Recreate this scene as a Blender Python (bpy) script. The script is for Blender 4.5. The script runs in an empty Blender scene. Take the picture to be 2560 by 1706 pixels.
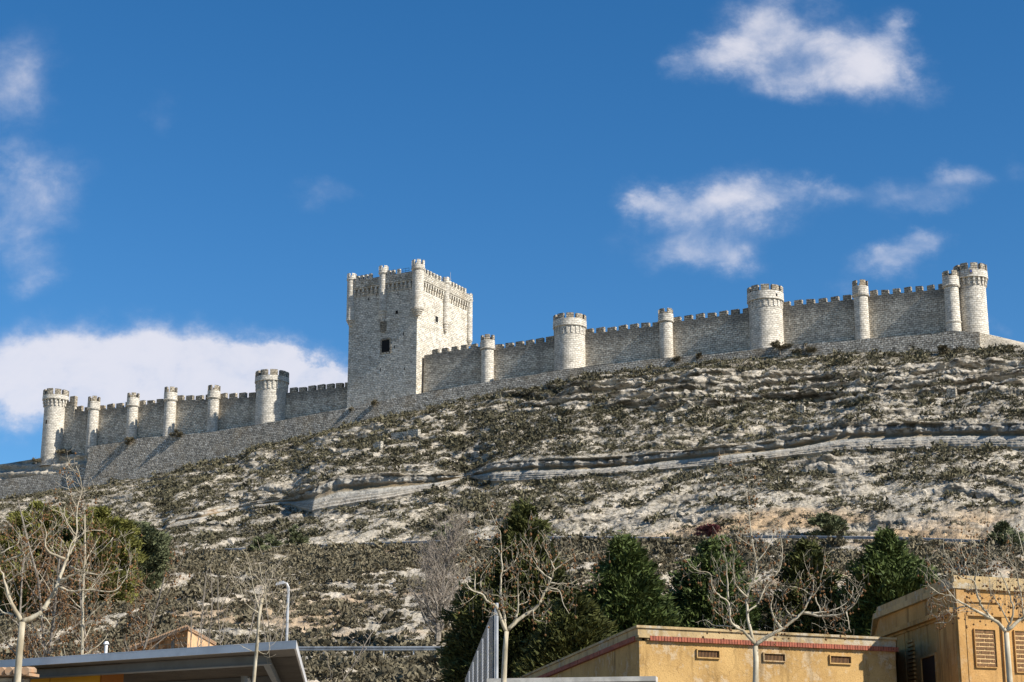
import bpy, math, random
import numpy as np
from math import sin, cos, pi, radians, sqrt, atan2
from mathutils import Vector

random.seed(7)
rng = np.random.default_rng(11)
SC = bpy.context.scene
COL = SC.collection

# ------------------------------------------------------------------ camera model
F = 4500.0                       # focal length in photo pixels (2560 wide)
PT = math.atan(0.266)            # upward tilt
SP, CP = sin(PT), cos(PT)
EYE = 1.6

def ray(px, py):
    v = (853.0 - py) / F
    h = (px - 1280.0) / F
    den = CP - v * SP
    return h / den, (SP + v * CP) / den

def at(px, py, Y):
    u, w = ray(px, py)
    return Vector((u * Y, Y, EYE + w * Y))

def on_z(px, py, z):
    u, w = ray(px, py)
    Y = (z - EYE) / w
    return Vector((u * Y, Y, z))

def project(P):
    P = np.asarray(P, float)
    x, y, z = P[..., 0], P[..., 1], P[..., 2] - EYE
    d = y * CP + z * SP
    up = -y * SP + z * CP
    return 1280 + F * x / d, 853 - F * up / d

# ------------------------------------------------------------------ object helpers
ORG = {}

def tag(o, label=None, cat=None, group=None, kind=None):
    if label: o['label'] = label
    if cat: o['category'] = cat
    if group: o['group'] = group
    if kind: o['kind'] = kind
    return o

def thing(name, loc, label, cat, group=None):
    o = bpy.data.objects.new(name, None)
    COL.objects.link(o)
    o.empty_display_size = 0.3
    o.location = loc
    ORG[o.name] = Vector(loc)
    return tag(o, label, cat, group)

def link_mesh(name, me, mat, parent=None, origin=None):
    o = bpy.data.objects.new(name, me)
    COL.objects.link(o)
    if mat: me.materials.append(mat)
    po = ORG[parent.name] if parent is not None else Vector((0, 0, 0))
    if parent is not None: o.parent = parent
    o.location = origin - po
    ORG[o.name] = Vector(origin)
    return o

class MB:
    """collects faces in world space, then links them as one mesh object"""
    def __init__(self):
        self.v = []; self.f = []; self.uv = []
    def face(self, pts, uv=None):
        b = len(self.v)
        self.v.extend([tuple(p) for p in pts])
        self.f.append(tuple(range(b, b + len(pts))))
        if uv is None:
            n = Vector((0, 0, 0))
            P = [Vector(p) for p in pts]
            for i in range(len(P)):
                a, c = P[i], P[(i + 1) % len(P)]
                n += Vector(((a.y - c.y) * (a.z + c.z), (a.z - c.z) * (a.x + c.x), (a.x - c.x) * (a.y + c.y)))
            if n.length > 0: n.normalize()
            if abs(n.z) > 0.8:
                uv = [(p.x, p.y) for p in P]
            else:
                t = Vector((-n.y, n.x, 0)).normalized()
                uv = [(p.dot(t), p.z) for p in P]
        self.uv.append(uv)
    def hexa(self, b, t):
        """8 corners: bottom 4 (ccw from above) and top 4"""
        self.face([b[3], b[2], b[1], b[0]]); self.face(t)
        for i in range(4):
            j = (i + 1) % 4
            self.face([b[i], b[j], t[j], t[i]])
    def prism(self, poly, z0, z1):
        n = len(poly)
        b = [Vector((p[0], p[1], z0)) for p in poly]
        t = [Vector((p[0], p[1], z1)) for p in poly]
        self.face(t); self.face(b[::-1])
        for i in range(n):
            j = (i + 1) % n
            self.face([b[i], b[j], t[j], t[i]])
    def revolve(self, c, prof, seg=40, a0=0.0, a1=2 * pi, caps=False):
        """profile [(r,z)] bottom to top on the outside"""
        closed = abs(a1 - a0 - 2 * pi) < 1e-6
        rr = max(r for r, z in prof)
        for i in range(seg):
            A = a0 + (a1 - a0) * i / seg; B = a0 + (a1 - a0) * (i + 1) / seg
            for k in range(len(prof) - 1):
                (r0, z0), (r1, z1) = prof[k], prof[k + 1]
                p = [Vector((c[0] + r0 * cos(A), c[1] + r0 * sin(A), z0)), Vector((c[0] + r0 * cos(B), c[1] + r0 * sin(B), z0)),
                     Vector((c[0] + r1 * cos(B), c[1] + r1 * sin(B), z1)), Vector((c[0] + r1 * cos(A), c[1] + r1 * sin(A), z1))]
                uv = [(A * rr, z0 + r0), (B * rr, z0 + r0), (B * rr, z1 + r0), (A * rr, z1 + r0)]
                self.face(p, uv)
        if not closed and caps:
            for A, flip in ((a0, False), (a1, True)):
                pts = [Vector((c[0] + r * cos(A), c[1] + r * sin(A), z)) for r, z in prof]
                self.face(pts[::-1] if flip else pts)
    def arcblock(self, c, r0, r1, z0, z1, a0, a1, seg=4):
        self.revolve(c, [(r0, z0), (r1, z0), (r1, z1), (r0, z1), (r0, z0)], seg, a0, a1, caps=True)
    def tube(self, pts, rad, n=5, cap=True):
        pts = [Vector(p) for p in pts]
        m = len(pts)
        if isinstance(rad, (int, float)): rad = [rad] * m
        base = len(self.v)
        ref = Vector((0.31, 0.17, 0.93))
        for i in range(m):
            d = (pts[min(i + 1, m - 1)] - pts[max(i - 1, 0)])
            if d.length < 1e-9: d = Vector((0, 0, 1))
            d.normalize()
            if abs(d.dot(ref)) > 0.95: ref = Vector((0.9, -0.2, 0.3)).normalized()
            a = d.cross(ref).normalized(); b = d.cross(a)
            for k in range(n):
                t = 2 * pi * k / n
                q = pts[i] + (a * cos(t) + b * sin(t)) * rad[i]
                self.v.append((q.x, q.y, q.z))
        for i in range(m - 1):
            for k in range(n):
                k2 = (k + 1) % n
                f = (base + i * n + k, base + i * n + k2, base + (i + 1) * n + k2, base + (i + 1) * n + k)
                self.f.append(f[::-1]); self.uv.append([(k / n, i * .3), (k2 / n, i * .3), (k2 / n, i * .3 + .3), (k / n, i * .3 + .3)][::-1])
        if cap and n > 2:
            self.f.append(tuple(base + k for k in range(n))); self.uv.append([(0, 0)] * n)
            self.f.append(tuple(base + (m - 1) * n + k for k in range(n))[::-1]); self.uv.append([(0, 0)] * n)
    def ball(self, c, r):
        b = len(self.v)
        c = Vector(c)
        for d in ((1, 0, 0), (-1, 0, 0), (0, 1, 0), (0, -1, 0), (0, 0, 1), (0, 0, -1)):
            self.v.append((c.x + d[0] * r, c.y + d[1] * r, c.z + d[2] * r))
        for f in ((0, 2, 4), (2, 1, 4), (1, 3, 4), (3, 0, 4), (2, 0, 5), (1, 2, 5), (3, 1, 5), (0, 3, 5)):
            self.f.append(tuple(b + i for i in f)); self.uv.append([(0, 0), (1, 0), (0, 1)])
    def build(self, name, mat, parent=None, origin=None, smooth=False):
        if origin is None:
            origin = ORG[parent.name] if parent is not None else Vector((0, 0, 0))
        origin = Vector(origin)
        me = bpy.data.meshes.new(name)
        V = np.array(self.v, float) - np.array(origin)
        me.from_pydata(V.tolist(), [], self.f)
        uvl = me.uv_layers.new(name='UVMap')
        flat = np.array([c for u in self.uv for p in u for c in p], np.float32)
        if len(flat) == len(me.loops) * 2:
            uvl.data.foreach_set('uv', flat)
        if smooth:
            me.polygons.foreach_set('use_smooth', [True] * len(me.polygons))
        me.update()
        return link_mesh(name, me, mat, parent, origin)

class Face:
    """a vertical plane: s runs along it, d outwards"""
    def __init__(self, p0, p1):
        self.o = Vector((p0[0], p0[1], 0)); q = Vector((p1[0], p1[1], 0))
        self.L = (q - self.o).length
        self.t = (q - self.o).normalized()
        self.n = Vector((self.t.y, -self.t.x, 0))
    def off(self, d):
        a = self.o + self.n * d
        return Face(a, a + self.t * self.L)
    def pt(self, s, z, d=0.0):
        p = self.o + self.t * s + self.n * d
        return Vector((p.x, p.y, z))
    def hit(self, px, py):
        u, w = ray(px, py)
        den = u * self.n.x + self.n.y
        Y = (self.o.dot(self.n)) / den
        return Vector((u * Y, Y, EYE + w * Y))
    def sz(self, px, py):
        p = self.hit(px, py)
        return (Vector((p.x, p.y, 0)) - self.o).dot(self.t), p.z
    def box(self, mb, s0, s1, z0, z1, d0, d1):
        b = [self.pt(s0, z0, d1), self.pt(s1, z0, d1), self.pt(s1, z0, d0), self.pt(s0, z0, d0)]
        t = [self.pt(s0, z1, d1), self.pt(s1, z1, d1), self.pt(s1, z1, d0), self.pt(s0, z1, d0)]
        mb.hexa(b, t)
    def slope(self, mb, s0, s1, z0a, z0b, z1a, z1b, d0, d1, bat=0.0):
        b = [self.pt(s0, z0a, d1 + bat * (z1a - z0a)), self.pt(s1, z0b, d1 + bat * (z1b - z0b)), self.pt(s1, z0b, d0), self.pt(s0, z0a, d0)]
        t = [self.pt(s0, z1a, d1), self.pt(s1, z1b, d1), self.pt(s1, z1b, d0), self.pt(s0, z1a, d0)]
        mb.hexa(b, t)

def np_mesh(name, V, tri, mat, parent=None, origin=(0, 0, 0), attrs=None, k=3):
    """V (N,3); tri (M,k) indices"""
    origin = Vector(origin)
    me = bpy.data.meshes.new(name)
    V = (np.asarray(V, np.float64) - np.array(origin)).astype(np.float32)
    tri = np.asarray(tri, np.int32)
    me.vertices.add(len(V)); me.vertices.foreach_set('co', V.ravel())
    me.loops.add(tri.size); me.loops.foreach_set('vertex_index', tri.ravel())
    me.polygons.add(len(tri))
    me.polygons.foreach_set('loop_start', np.arange(0, tri.size, k, dtype=np.int32))
    me.polygons.foreach_set('loop_total', np.full(len(tri), k, np.int32))
    me.update(calc_edges=True)
    me.validate()
    for an, data in (attrs or {}).items():
        a = me.attributes.new(an, 'FLOAT', 'POINT')
        a.data.foreach_set('value', np.asarray(data, np.float32).ravel())
    return link_mesh(name, me, mat, parent, origin)

# ------------------------------------------------------------------ numpy noise
def _hash(ix, iy, iz, seed):
    h = (ix * 374761393 + iy * 668265263 + iz * 2147483647 + seed * 974634777) & 0xFFFFFFFF
    h = ((h ^ (h >> 13)) * 1274126177) & 0xFFFFFFFF
    h = ((h ^ (h >> 16)) * 2246822519) & 0xFFFFFFFF
    return ((h ^ (h >> 15)) & 0xFFFFFF) / float(0xFFFFFF)

def vnoise(x, y, z, seed=0):
    x = np.asarray(x, float); y = np.broadcast_to(np.asarray(y, float), x.shape); z = np.broadcast_to(np.asarray(z, float), x.shape)
    fx, fy, fz = np.floor(x), np.floor(y), np.floor(z)
    ix, iy, iz = fx.astype(np.int64), fy.astype(np.int64), fz.astype(np.int64)
    tx, ty, tz = x - fx, y - fy, z - fz
    tx = tx * tx * (3 - 2 * tx); ty = ty * ty * (3 - 2 * ty); tz = tz * tz * (3 - 2 * tz)
    out = 0
    for a in (0, 1):
        for b in (0, 1):
            for c in (0, 1):
                w = (tx if a else 1 - tx) * (ty if b else 1 - ty) * (tz if c else 1 - tz)
                out = out + w * _hash(ix + a, iy + b, iz + c, seed)
    return out

def fbm(x, y, z=0.0, octv=4, seed=0, gain=0.5):
    s = 0; a = 1; tot = 0; k = 1.0
    for o in range(octv):
        s = s + a * vnoise(np.asarray(x) * k, np.asarray(y) * k, np.asarray(z) * k, seed + o * 17)
        tot += a; a *= gain; k *= 2.03
    return s / tot

def sstep(a, b, x):
    t = np.clip((x - a) / (b - a), 0, 1)
    return t * t * (3 - 2 * t)

# ------------------------------------------------------------------ materials
def newmat(name):
    m = bpy.data.materials.new(name); m.use_nodes = True
    nt = m.node_tree
    return m, nt, nt.nodes['Principled BSDF']

class NT:
    def __init__(self, nt): self.nt = nt
    def node(self, typ, **kw):
        n = self.nt.nodes.new(typ)
        for k, v in kw.items(): setattr(n, k, v)
        return n
    def set(self, sock, val):
        if hasattr(val, 'is_linked') or isinstance(val, bpy.types.NodeSocket):
            self.nt.links.new(val, sock)
        else:
            sock.default_value = val
    def math(self, op, a, b=None, c=None, clamp=False):
        n = self.node('ShaderNodeMath', operation=op); n.use_clamp = clamp
        self.set(n.inputs[0], a)
        if b is not None: self.set(n.inputs[1], b)
        if c is not None: self.set(n.inputs[2], c)
        return n.outputs[0]
    def ss(self, x, a, b):
        n = self.node('ShaderNodeMapRange', interpolation_type='SMOOTHSTEP')
        self.set(n.inputs['Value'], x); n.inputs['From Min'].default_value = a; n.inputs['From Max'].default_value = b
        return n.outputs[0]
    def lin(self, x, a, b, c=0.0, d=1.0):
        n = self.node('ShaderNodeMapRange')
        self.set(n.inputs['Value'], x); n.inputs['From Min'].default_value = a; n.inputs['From Max'].default_value = b
        n.inputs['To Min'].default_value = c; n.inputs['To Max'].default_value = d
        return n.outputs[0]
    def mix(self, fac, a, b, mode='MIX'):
        n = self.node('ShaderNodeMix', data_type='RGBA', blend_type=mode)
        self.set(n.inputs[0], fac)
        for s, v in ((n.inputs[6], a), (n.inputs[7], b)):
            if isinstance(v, (tuple, list)): s.default_value = (v[0], v[1], v[2], 1)
            else: self.nt.links.new(v, s)
        return n.outputs[2]
    def noise(self, vec, scale, detail=4, rough=0.55, dist=0.0):
        n = self.node('ShaderNodeTexNoise')
        if vec is not None: self.nt.links.new(vec, n.inputs['Vector'])
        n.inputs['Scale'].default_value = scale; n.inputs['Detail'].default_value = detail
        n.inputs['Roughness'].default_value = rough; n.inputs['Distortion'].default_value = dist
        return n.outputs[0]
    def mapping(self, vec, sc=(1, 1, 1), loc=(0, 0, 0), rot=(0, 0, 0)):
        n = self.node('ShaderNodeMapping')
        self.nt.links.new(vec, n.inputs[0])
        n.inputs['Scale'].default_value = sc; n.inputs['Location'].default_value = loc; n.inputs['Rotation'].default_value = rot
        return n.outputs[0]
    def attr(self, name):
        n = self.node('ShaderNodeAttribute', attribute_name=name)
        return n.outputs['Fac']
    def bump(self, h, strength, dist, bsdf):
        n = self.node('ShaderNodeBump')
        n.inputs['Strength'].default_value = strength; n.inputs['Distance'].default_value = dist
        self.nt.links.new(h, n.inputs['Height'])
        self.nt.links.new(n.outputs[0], bsdf.inputs['Normal'])

def stone_mat(name, c1, c2, mortar, bw=0.95, bh=0.5, ms=0.05, stain=(0.10, 0.095, 0.085), stain_amt=0.5,
              top_dark=0.0, warm=(0.40, 0.27, 0.13), warm_amt=0.25, speck=0.8):
    m, nt, bs = newmat(name); N = NT(nt)
    bs.inputs['Roughness'].default_value = 0.95
    bs.inputs['Specular IOR Level'].default_value = 0.1
    tc = N.node('ShaderNodeTexCoord'); geo = N.node('ShaderNodeNewGeometry')
    uv = tc.outputs['UV']; pos = geo.outputs['Position']
    wob = N.node('ShaderNodeTexNoise'); nt.links.new(pos, wob.inputs['Vector']); wob.inputs['Scale'].default_value = 0.8; wob.inputs['Detail'].default_value = 3
    va = N.node('ShaderNodeVectorMath', operation='MULTIPLY_ADD')
    nt.links.new(wob.outputs['Color'], va.inputs[0]); va.inputs[1].default_value = (0.3, 0.22, 0); nt.links.new(uv, va.inputs[2])
    br = N.node('ShaderNodeTexBrick')
    nt.links.new(va.outputs[0], br.inputs['Vector'])
    br.inputs['Color1'].default_value = (*c1, 1); br.inputs['Color2'].default_value = (*c2, 1); br.inputs['Mortar'].default_value = (*mortar, 1)
    br.inputs['Scale'].default_value = 1.0; br.inputs['Brick Width'].default_value = bw; br.inputs['Row Height'].default_value = bh
    br.inputs['Mortar Size'].default_value = ms; br.inputs['Mortar Smooth'].default_value = 0.3; br.inputs['Bias'].default_value = -0.1
    col = br.outputs['Color']
    # block to block variation
    cell = N.node('ShaderNodeTexVoronoi'); nt.links.new(N.mapping(va.outputs[0], (1 / bw, 1 / bh, 1)), cell.inputs['Vector']); cell.inputs['Scale'].default_value = 1.0
    sepc = N.node('ShaderNodeSeparateColor'); nt.links.new(cell.outputs['Color'], sepc.inputs[0])
    col = N.mix(1.0, col, N.mix(sepc.outputs[0], (1 - .42 * speck,) * 3, (1 + .32 * speck,) * 3), 'MULTIPLY')
    n1 = N.noise(pos, 0.16, 6, 0.6)
    n2 = N.noise(N.mapping(pos, (1, 1, 0.22)), 0.6, 5, 0.65)
    n3 = N.noise(pos, 2.6, 4, 0.7)
    col = N.mix(N.math('MULTIPLY', N.ss(n1, 0.5, 0.68), warm_amt), col, warm)
    st = N.math('MULTIPLY', N.ss(N.math('ADD', N.math('MULTIPLY', n2, 0.6), N.math('MULTIPLY', n1, 0.4)), 0.47, 0.66), stain_amt)
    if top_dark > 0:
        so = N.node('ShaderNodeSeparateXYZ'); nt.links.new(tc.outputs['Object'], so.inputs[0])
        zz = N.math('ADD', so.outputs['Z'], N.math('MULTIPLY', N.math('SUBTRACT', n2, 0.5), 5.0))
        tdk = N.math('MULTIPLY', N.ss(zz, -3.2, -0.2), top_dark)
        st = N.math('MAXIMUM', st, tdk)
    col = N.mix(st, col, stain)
    col = N.mix(1.0, col, N.mix(N.ss(n3, 0.3, 0.7), (1 - .5 * speck,) * 3, (1 + .35 * speck,) * 3), 'MULTIPLY')
    nt.links.new(col, bs.inputs['Base Color'])
    h = N.math('ADD', N.math('MULTIPLY', N.math('SUBTRACT', 1.0, br.outputs['Fac']), 0.6), N.math('MULTIPLY', n3, 0.7))
    N.bump(h, 0.9, 0.12, bs)
    return m

def simple_mat(name, col, rough=0.7, metal=0.0, var=0.25, scale=6.0, col2=None, bump=0.0, spec=0.3, stretch=(1, 1, 1)):
    m, nt, bs = newmat(name); N = NT(nt)
    geo = N.node('ShaderNodeNewGeometry')
    n = N.noise(N.mapping(geo.outputs['Position'], stretch), scale, 6, 0.65)
    c2 = col2 if col2 else tuple(c * (1 - var) for c in col)
    c = N.mix(N.ss(n, 0.35, 0.65), col, c2)
    nt.links.new(c, bs.inputs['Base Color'])
    bs.inputs['Roughness'].default_value = rough; bs.inputs['Metallic'].default_value = metal
    bs.inputs['Specular IOR Level'].default_value = spec
    if bump: N.bump(n, bump, 0.02, bs)
    return m

def leaf_mat(name, dark, light, rough=0.7, warm=None):
    m, nt, bs = newmat(name); N = NT(nt)
    t = N.attr('tint')
    c = N.mix(t, dark, light)
    if warm: c = N.mix(N.ss(t, 0.82, 0.95), c, warm)
    nt.links.new(c, bs.inputs['Base Color'])
    bs.inputs['Roughness'].default_value = rough; bs.inputs['Specular IOR Level'].default_value = 0.15
    return m

M = {}
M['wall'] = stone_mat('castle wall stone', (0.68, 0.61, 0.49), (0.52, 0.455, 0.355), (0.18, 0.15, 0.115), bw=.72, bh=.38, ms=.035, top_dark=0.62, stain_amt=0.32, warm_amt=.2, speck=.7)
M['tower'] = stone_mat('castle tower stone', (0.70, 0.645, 0.555), (0.57, 0.52, 0.435), (0.30, 0.265, 0.21), bw=0.7, bh=0.38, ms=.03, stain_amt=0.34, warm_amt=0.1, speck=0.45)
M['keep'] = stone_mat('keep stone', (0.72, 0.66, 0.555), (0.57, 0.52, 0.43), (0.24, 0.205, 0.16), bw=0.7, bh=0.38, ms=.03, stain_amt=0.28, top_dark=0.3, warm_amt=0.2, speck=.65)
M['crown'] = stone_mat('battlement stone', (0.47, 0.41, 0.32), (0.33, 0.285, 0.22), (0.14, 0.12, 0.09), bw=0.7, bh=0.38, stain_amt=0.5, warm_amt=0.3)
M['retain'] = stone_mat('retaining wall rubble', (0.56, 0.505, 0.42), (0.42, 0.375, 0.30), (0.16, 0.135, 0.105), bw=0.6, bh=0.38, stain_amt=0.35, top_dark=0.0, warm_amt=0.3, speck=1.0)
M['pale_rubble'] = stone_mat('pale rubble stone', (0.58, 0.54, 0.46), (0.46, 0.42, 0.35), (0.2, 0.18, 0.14), bw=0.5, bh=0.3, stain_amt=0.2)
M['dark'] = simple_mat('painted opening shade', (0.012, 0.011, 0.010), 0.9)  # shade inside openings put into the colour of solid boxes
M['iron'] = simple_mat('dark iron', (0.05, 0.05, 0.05), 0.6, 0.6)
M['galv'] = simple_mat('galvanised steel', (0.50, 0.50, 0.50), 0.5, 0.25, 0.3, 3.0)
M['rail'] = simple_mat('guardrail steel', (0.33, 0.35, 0.37), 0.6, 0.25, 0.45, 1.2)
M['scrub'] = leaf_mat('hillside scrub', (0.026, 0.024, 0.014), (0.175, 0.155, 0.095), 0.85)
M['scrubgrey'] = leaf_mat('roadside scrub', (0.045, 0.038, 0.024), (0.23, 0.195, 0.125), 0.85)
M['tuft'] = leaf_mat('dry grass tufts', (0.075, 0.062, 0.040), (0.31, 0.265, 0.185), 0.9)
M['conifer'] = leaf_mat('cypress foliage', (0.008, 0.011, 0.004), (0.125, 0.13, 0.038), 0.65)
M['conifer_green'] = leaf_mat('green cypress foliage', (0.010, 0.018, 0.006), (0.115, 0.15, 0.040), 0.65)
M['conifer_pale'] = leaf_mat('grey green juniper foliage', (0.022, 0.027, 0.012), (0.20, 0.215, 0.11), 0.7)
M['conifer_yel'] = leaf_mat('yellow green cypress foliage', (0.025, 0.03, 0.007), (0.30, 0.285, 0.075), 0.7)
M['redbush'] = leaf_mat('reddish twigs', (0.05, 0.018, 0.018), (0.22, 0.075, 0.07), 0.8)
M['planebark'] = simple_mat('pale plane bark', (0.50, 0.44, 0.33), 0.85, 0, 0.3, 6.0, (0.27, 0.225, 0.15), 0.3, stretch=(1, 1, 0.35))
M['planetwig'] = simple_mat('tan plane twigs', (0.44, 0.375, 0.275), 0.85, 0, 0.5, 3.0)
M['greybark'] = simple_mat('grey bark', (0.30, 0.26, 0.21), 0.9, 0, 0.4, 5.0, (0.15, 0.125, 0.10), 0.4)
M['twig'] = simple_mat('grey brown twigs', (0.36, 0.30, 0.24), 0.9, 0, 0.4, 2.0)
M['browntwig'] = simple_mat('brown twigs', (0.22, 0.145, 0.085), 0.9, 0, 0.4, 2.0)
M['seed'] = simple_mat('dry seed balls', (0.21, 0.105, 0.04), 0.9, 0, 0.5, 9.0)

# ------------------------------------------------------------------ castle plane
PR = (lambda p: Vector((p.x, p.y, 0)))(at(2360, 722, 300.0))
PL = (lambda p: Vector((p.x, p.y, 0)))(at(190, 1029, 397.0))
CW = Face(PL, PR)                    # curtain wall plane, normal towards the viewer
RW = CW.off(6.5)                     # retaining wall plane
ip = np.interp

# control curves in photo pixels -------------------------------------------------
ret_top = ([224, 313, 367, 422, 530, 636, 737, 859, 1036, 1203, 1385, 1464, 1652, 1806, 1879, 1959, 2100, 2168, 2237, 2344, 2374, 2449],
           [1117, 1103, 1093, 1092, 1079.5, 1063, 1044, 1022, 986, 957.6, 928, 917, 896, 884, 874, 864, 854, 847, 842, 835, 826, 831])
ret_bot = ([224, 231, 408, 503, 598, 632, 774, 911, 1099, 1257, 1385, 1448, 1679, 1757, 1855, 2011, 2099, 2237, 2354, 2452],
           [1216, 1215, 1186, 1164, 1145, 1119, 1090, 1057, 1015, 979, 957, 937, 920, 911, 901, 892, 882, 880, 878, 874])
base7 = ([-600, 8, 174, 223] + ret_bot[0][1:] + [2560, 3200], [1330, 1251, 1225, 1217] + ret_bot[1][1:] + [867, 850])
top7 = ([-600, 16, 136, 215, 226] + ret_top[0][1:] + [2560, 3200], [1270, 1198, 1183, 1165, 1120] + ret_top[1][1:] + [857, 840])
cast8 = ([-600, 5, 98, 152, 223, 236] + ret_top[0][1:] + [2560, 3200], [1215, 1161, 1146, 1134, 1128, 1116] + ret_top[1][1:] + [857, 840])
road2 = ([-600, 0, 400, 547, 645, 1000, 1428, 1725, 1940, 2250, 2560, 3200], [1400, 1392, 1386, 1382, 1378, 1364, 1351, 1355, 1350, 1354, 1367, 1390])
clb = ([-600, 300, 406, 506, 621, 728, 760, 785, 950, 1099, 1135, 1165, 1185, 1238, 1367, 1486, 1799, 1978, 2100, 2338, 2559, 3200],
       [1340, 1330, 1325, 1310, 1275, 1262, 1275, 1283, 1256, 1222, 1210, 1199, 1198, 1209, 1203, 1187, 1169, 1143, 1129, 1119, 1122, 1122])
clt = ([-600, 300, 406, 445, 582, 678, 732, 797, 843, 965, 1099, 1165, 1185, 1238, 1357, 1510, 1799, 1978, 2117, 2270, 2559, 3200],
       [1338, 1328, 1322, 1294, 1264, 1249, 1246, 1212, 1191, 1187, 1187, 1187, 1184, 1158, 1148, 1145, 1118, 1098, 1061, 1058, 1058, 1055])

def vplane_Y(face, px, py):
    u, w = ray(px, py)
    return face.o.dot(face.n) / (u * face.n.x + face.n.y)

def controls(px):
    """px array -> list of (X,Y,Z) arrays, one per control row, near to far"""
    pc = np.clip(px, -600, 3200)
    rows = []
    def add(py, Y, z=None):
        u, w = ray(px, py)
        Z = EYE + w * Y if z is None else z
        rows.append((u * Y, Y + 0 * px, Z + 0 * px)); return rows[-1]
    D1 = ip(pc, [-600, 0, 900, 2560, 3200], [158, 152, 140, 124, 118])
    D2 = ip(pc, [-600, 0, 2560, 3200], [290, 268, 185, 172])
    y7 = ip(pc, *base7); D7 = vplane_Y(RW, pc, y7)
    y8 = ip(pc, *cast8); D8 = vplane_Y(CW.off(-0.5), pc, y8)
    add(1900 + 0 * px, 40 + 0 * px, -1.5 + 0 * px)
    add(1900 + 0 * px, 74 + 0 * px, -0.6 + 0 * px)
    add(1712 + 0 * px, D1 * 0.80)
    r = add(1641 + 0 * px, D1)
    add(1640 + 0 * px, D1 + 7.5, r[2] + 0.02)
    y2 = ip(pc, *road2)
    # slope up to the shoulder of the upper road
    r = add(y2, D2)
    add(y2, D2 + 6.5, r[2] + 0.02)
    yb, yt = ip(pc, *clb), ip(pc, *clt)
    fb = (y2 - yb) / (y2 - y7)
    Dm = D2 + 8; Ds = D7 - Dm - 3.0
    Db = Dm + Ds * fb
    add(yb, Db)
    ft = (y2 - yt) / (y2 - y7)
    th = sstep(2, 14, yb - yt)
    Dt = (Dm + Ds * (fb + (ft - fb) * (1 - 0.9 * th))) + 0.3
    add(yt, Dt)
    add(y7, D7)
    y7b = ip(pc, *top7)
    add(y7b + 5, D7 + 2.2)
    r = add(y8, D8)
    add(y8, D8 + 60, r[2] - 0.3)
    add(y8, D8 + 190, r[2] - 55)
    add(y8, D8 + 420, r[2] - 70)
    return rows

# ------------------------------------------------------------------ terrain mesh
cols = np.concatenate([np.linspace(-3200, -450, 60, endpoint=False), np.arange(-450, 3010, 2.6), np.linspace(3010, 5800, 60)])
seg_rows = [6, 14, 40, 4, 92, 5, 78, 44, 110, 3, 14, 4, 4, 4]
ctl = controls(cols)
XYZ = []
segid = []
tt = []
for k in range(len(ctl) - 1):
    n = seg_rows[k]
    for j in range(n):
        t = j / n
        XYZ.append(np.stack([ctl[k][i] * (1 - t) + ctl[k + 1][i] * t for i in range(3)], -1))
        segid.append(k); tt.append(t)
XYZ.append(np.stack(ctl[-1], -1)); segid.append(len(ctl) - 2); tt.append(1.0)
G = np.array(XYZ)                    # rows x cols x 3
segid = np.array(segid); tt = np.array(tt)
NR, NC = G.shape[:2]
ppx, ppy = project(G)
S = np.broadcast_to(segid[:, None], (NR, NC)); T = np.broadcast_to(tt[:, None], (NR, NC))
X, Y, Z = G[..., 0].copy(), G[..., 1].copy(), G[..., 2].copy()
along = X * CW.t.x + Y * CW.t.y      # coordinate along the contour
# smooth the creases of the bare slope, then add relief
slope = (S == 2) | (S == 4) | (S == 6) | (S == 8)
fade = np.ones((NR, NC))
for s_ in (2, 4, 6, 8):
    m_ = S == s_
    fade[m_] = (np.clip(T[m_] / 0.06, 0, 1) * np.clip((1 - T[m_]) / 0.06, 0, 1))
big = fbm(along * 0.045, Z * 0.03, Y * 0.02, 3, 3) - 0.5
gul = fbm(along * 0.16, Z * 0.05, 0, 3, 5) - 0.5
med = fbm(X * 0.35, Y * 0.35, Z * 0.35, 4, 9) - 0.5
hf = fbm(X * 1.4, Y * 1.4, Z * 1.4, 3, 13) - 0.5
dz = np.where(slope, (big * 2.4 + gul * 2.4 + med * 1.1 + hf * .8) * fade, 0)
near_top = (S == 8) & (T > 0.85)
dz = np.where(near_top, dz * 0.5, dz)
# rock outcrops: stepped ledges
rk_top = ip(ppx, [1180, 1300, 1400, 1700, 2000, 2300, 2560], [1010, 965, 950, 935, 922, 905, 893])
rk_bot = ip(ppx, [1180, 1300, 1400, 1700, 2000, 2300, 2560], [1012, 1000, 1032, 1042, 1002, 990, 985])
nz = fbm(along * 0.06, Z * 0.12, 0, 4, 21)
rock = sstep(-8, 12, ppy - rk_top) * sstep(-10, 14, rk_bot - ppy) * sstep(0.27, 0.42, nz)
big_rock = rock * (S == 8)
lt = ip(ppx, [200, 500, 640, 780, 930, 1000], [1240, 1160, 1122, 1090, 1055, 1040])
rock2 = sstep(-4, 6, ppy - lt) * sstep(-4, 10, lt + ip(ppx, [200, 480, 620, 780, 900, 960], [0, 18, 40, 36, 34, 0]) - ppy) * (ppx > 420) * (ppx < 960) * sstep(.34, .5, nz)
rock3 = ((S == 10) & (ppx < 240)) * 1.0
rock4 = sstep(.60, .70, fbm(along * 0.09, Z * 0.2, 3.0, 4, 31)) * (S == 8) * 0.8
_ct = ip(ppx, clt[0], clt[1])
rock5 = .85 * sstep(-62, -30, ppy - _ct) * (S == 8) * sstep(1560, 1800, ppx) * sstep(.36, .5, fbm(along * .08, Z * .1, 2., 3, 33))
rock6 = sstep(.55, .62, vnoise(along * .035, Z * .55 + fbm(along * .03, 0 * Z, 1., 2, 35) * 4, 0, 36)) * sstep(.45, .6, fbm(along * .06, Z * .1, 6., 3, 37)) * ((S == 8) | (S == 6)) * .8
rock7 = 0
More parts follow.
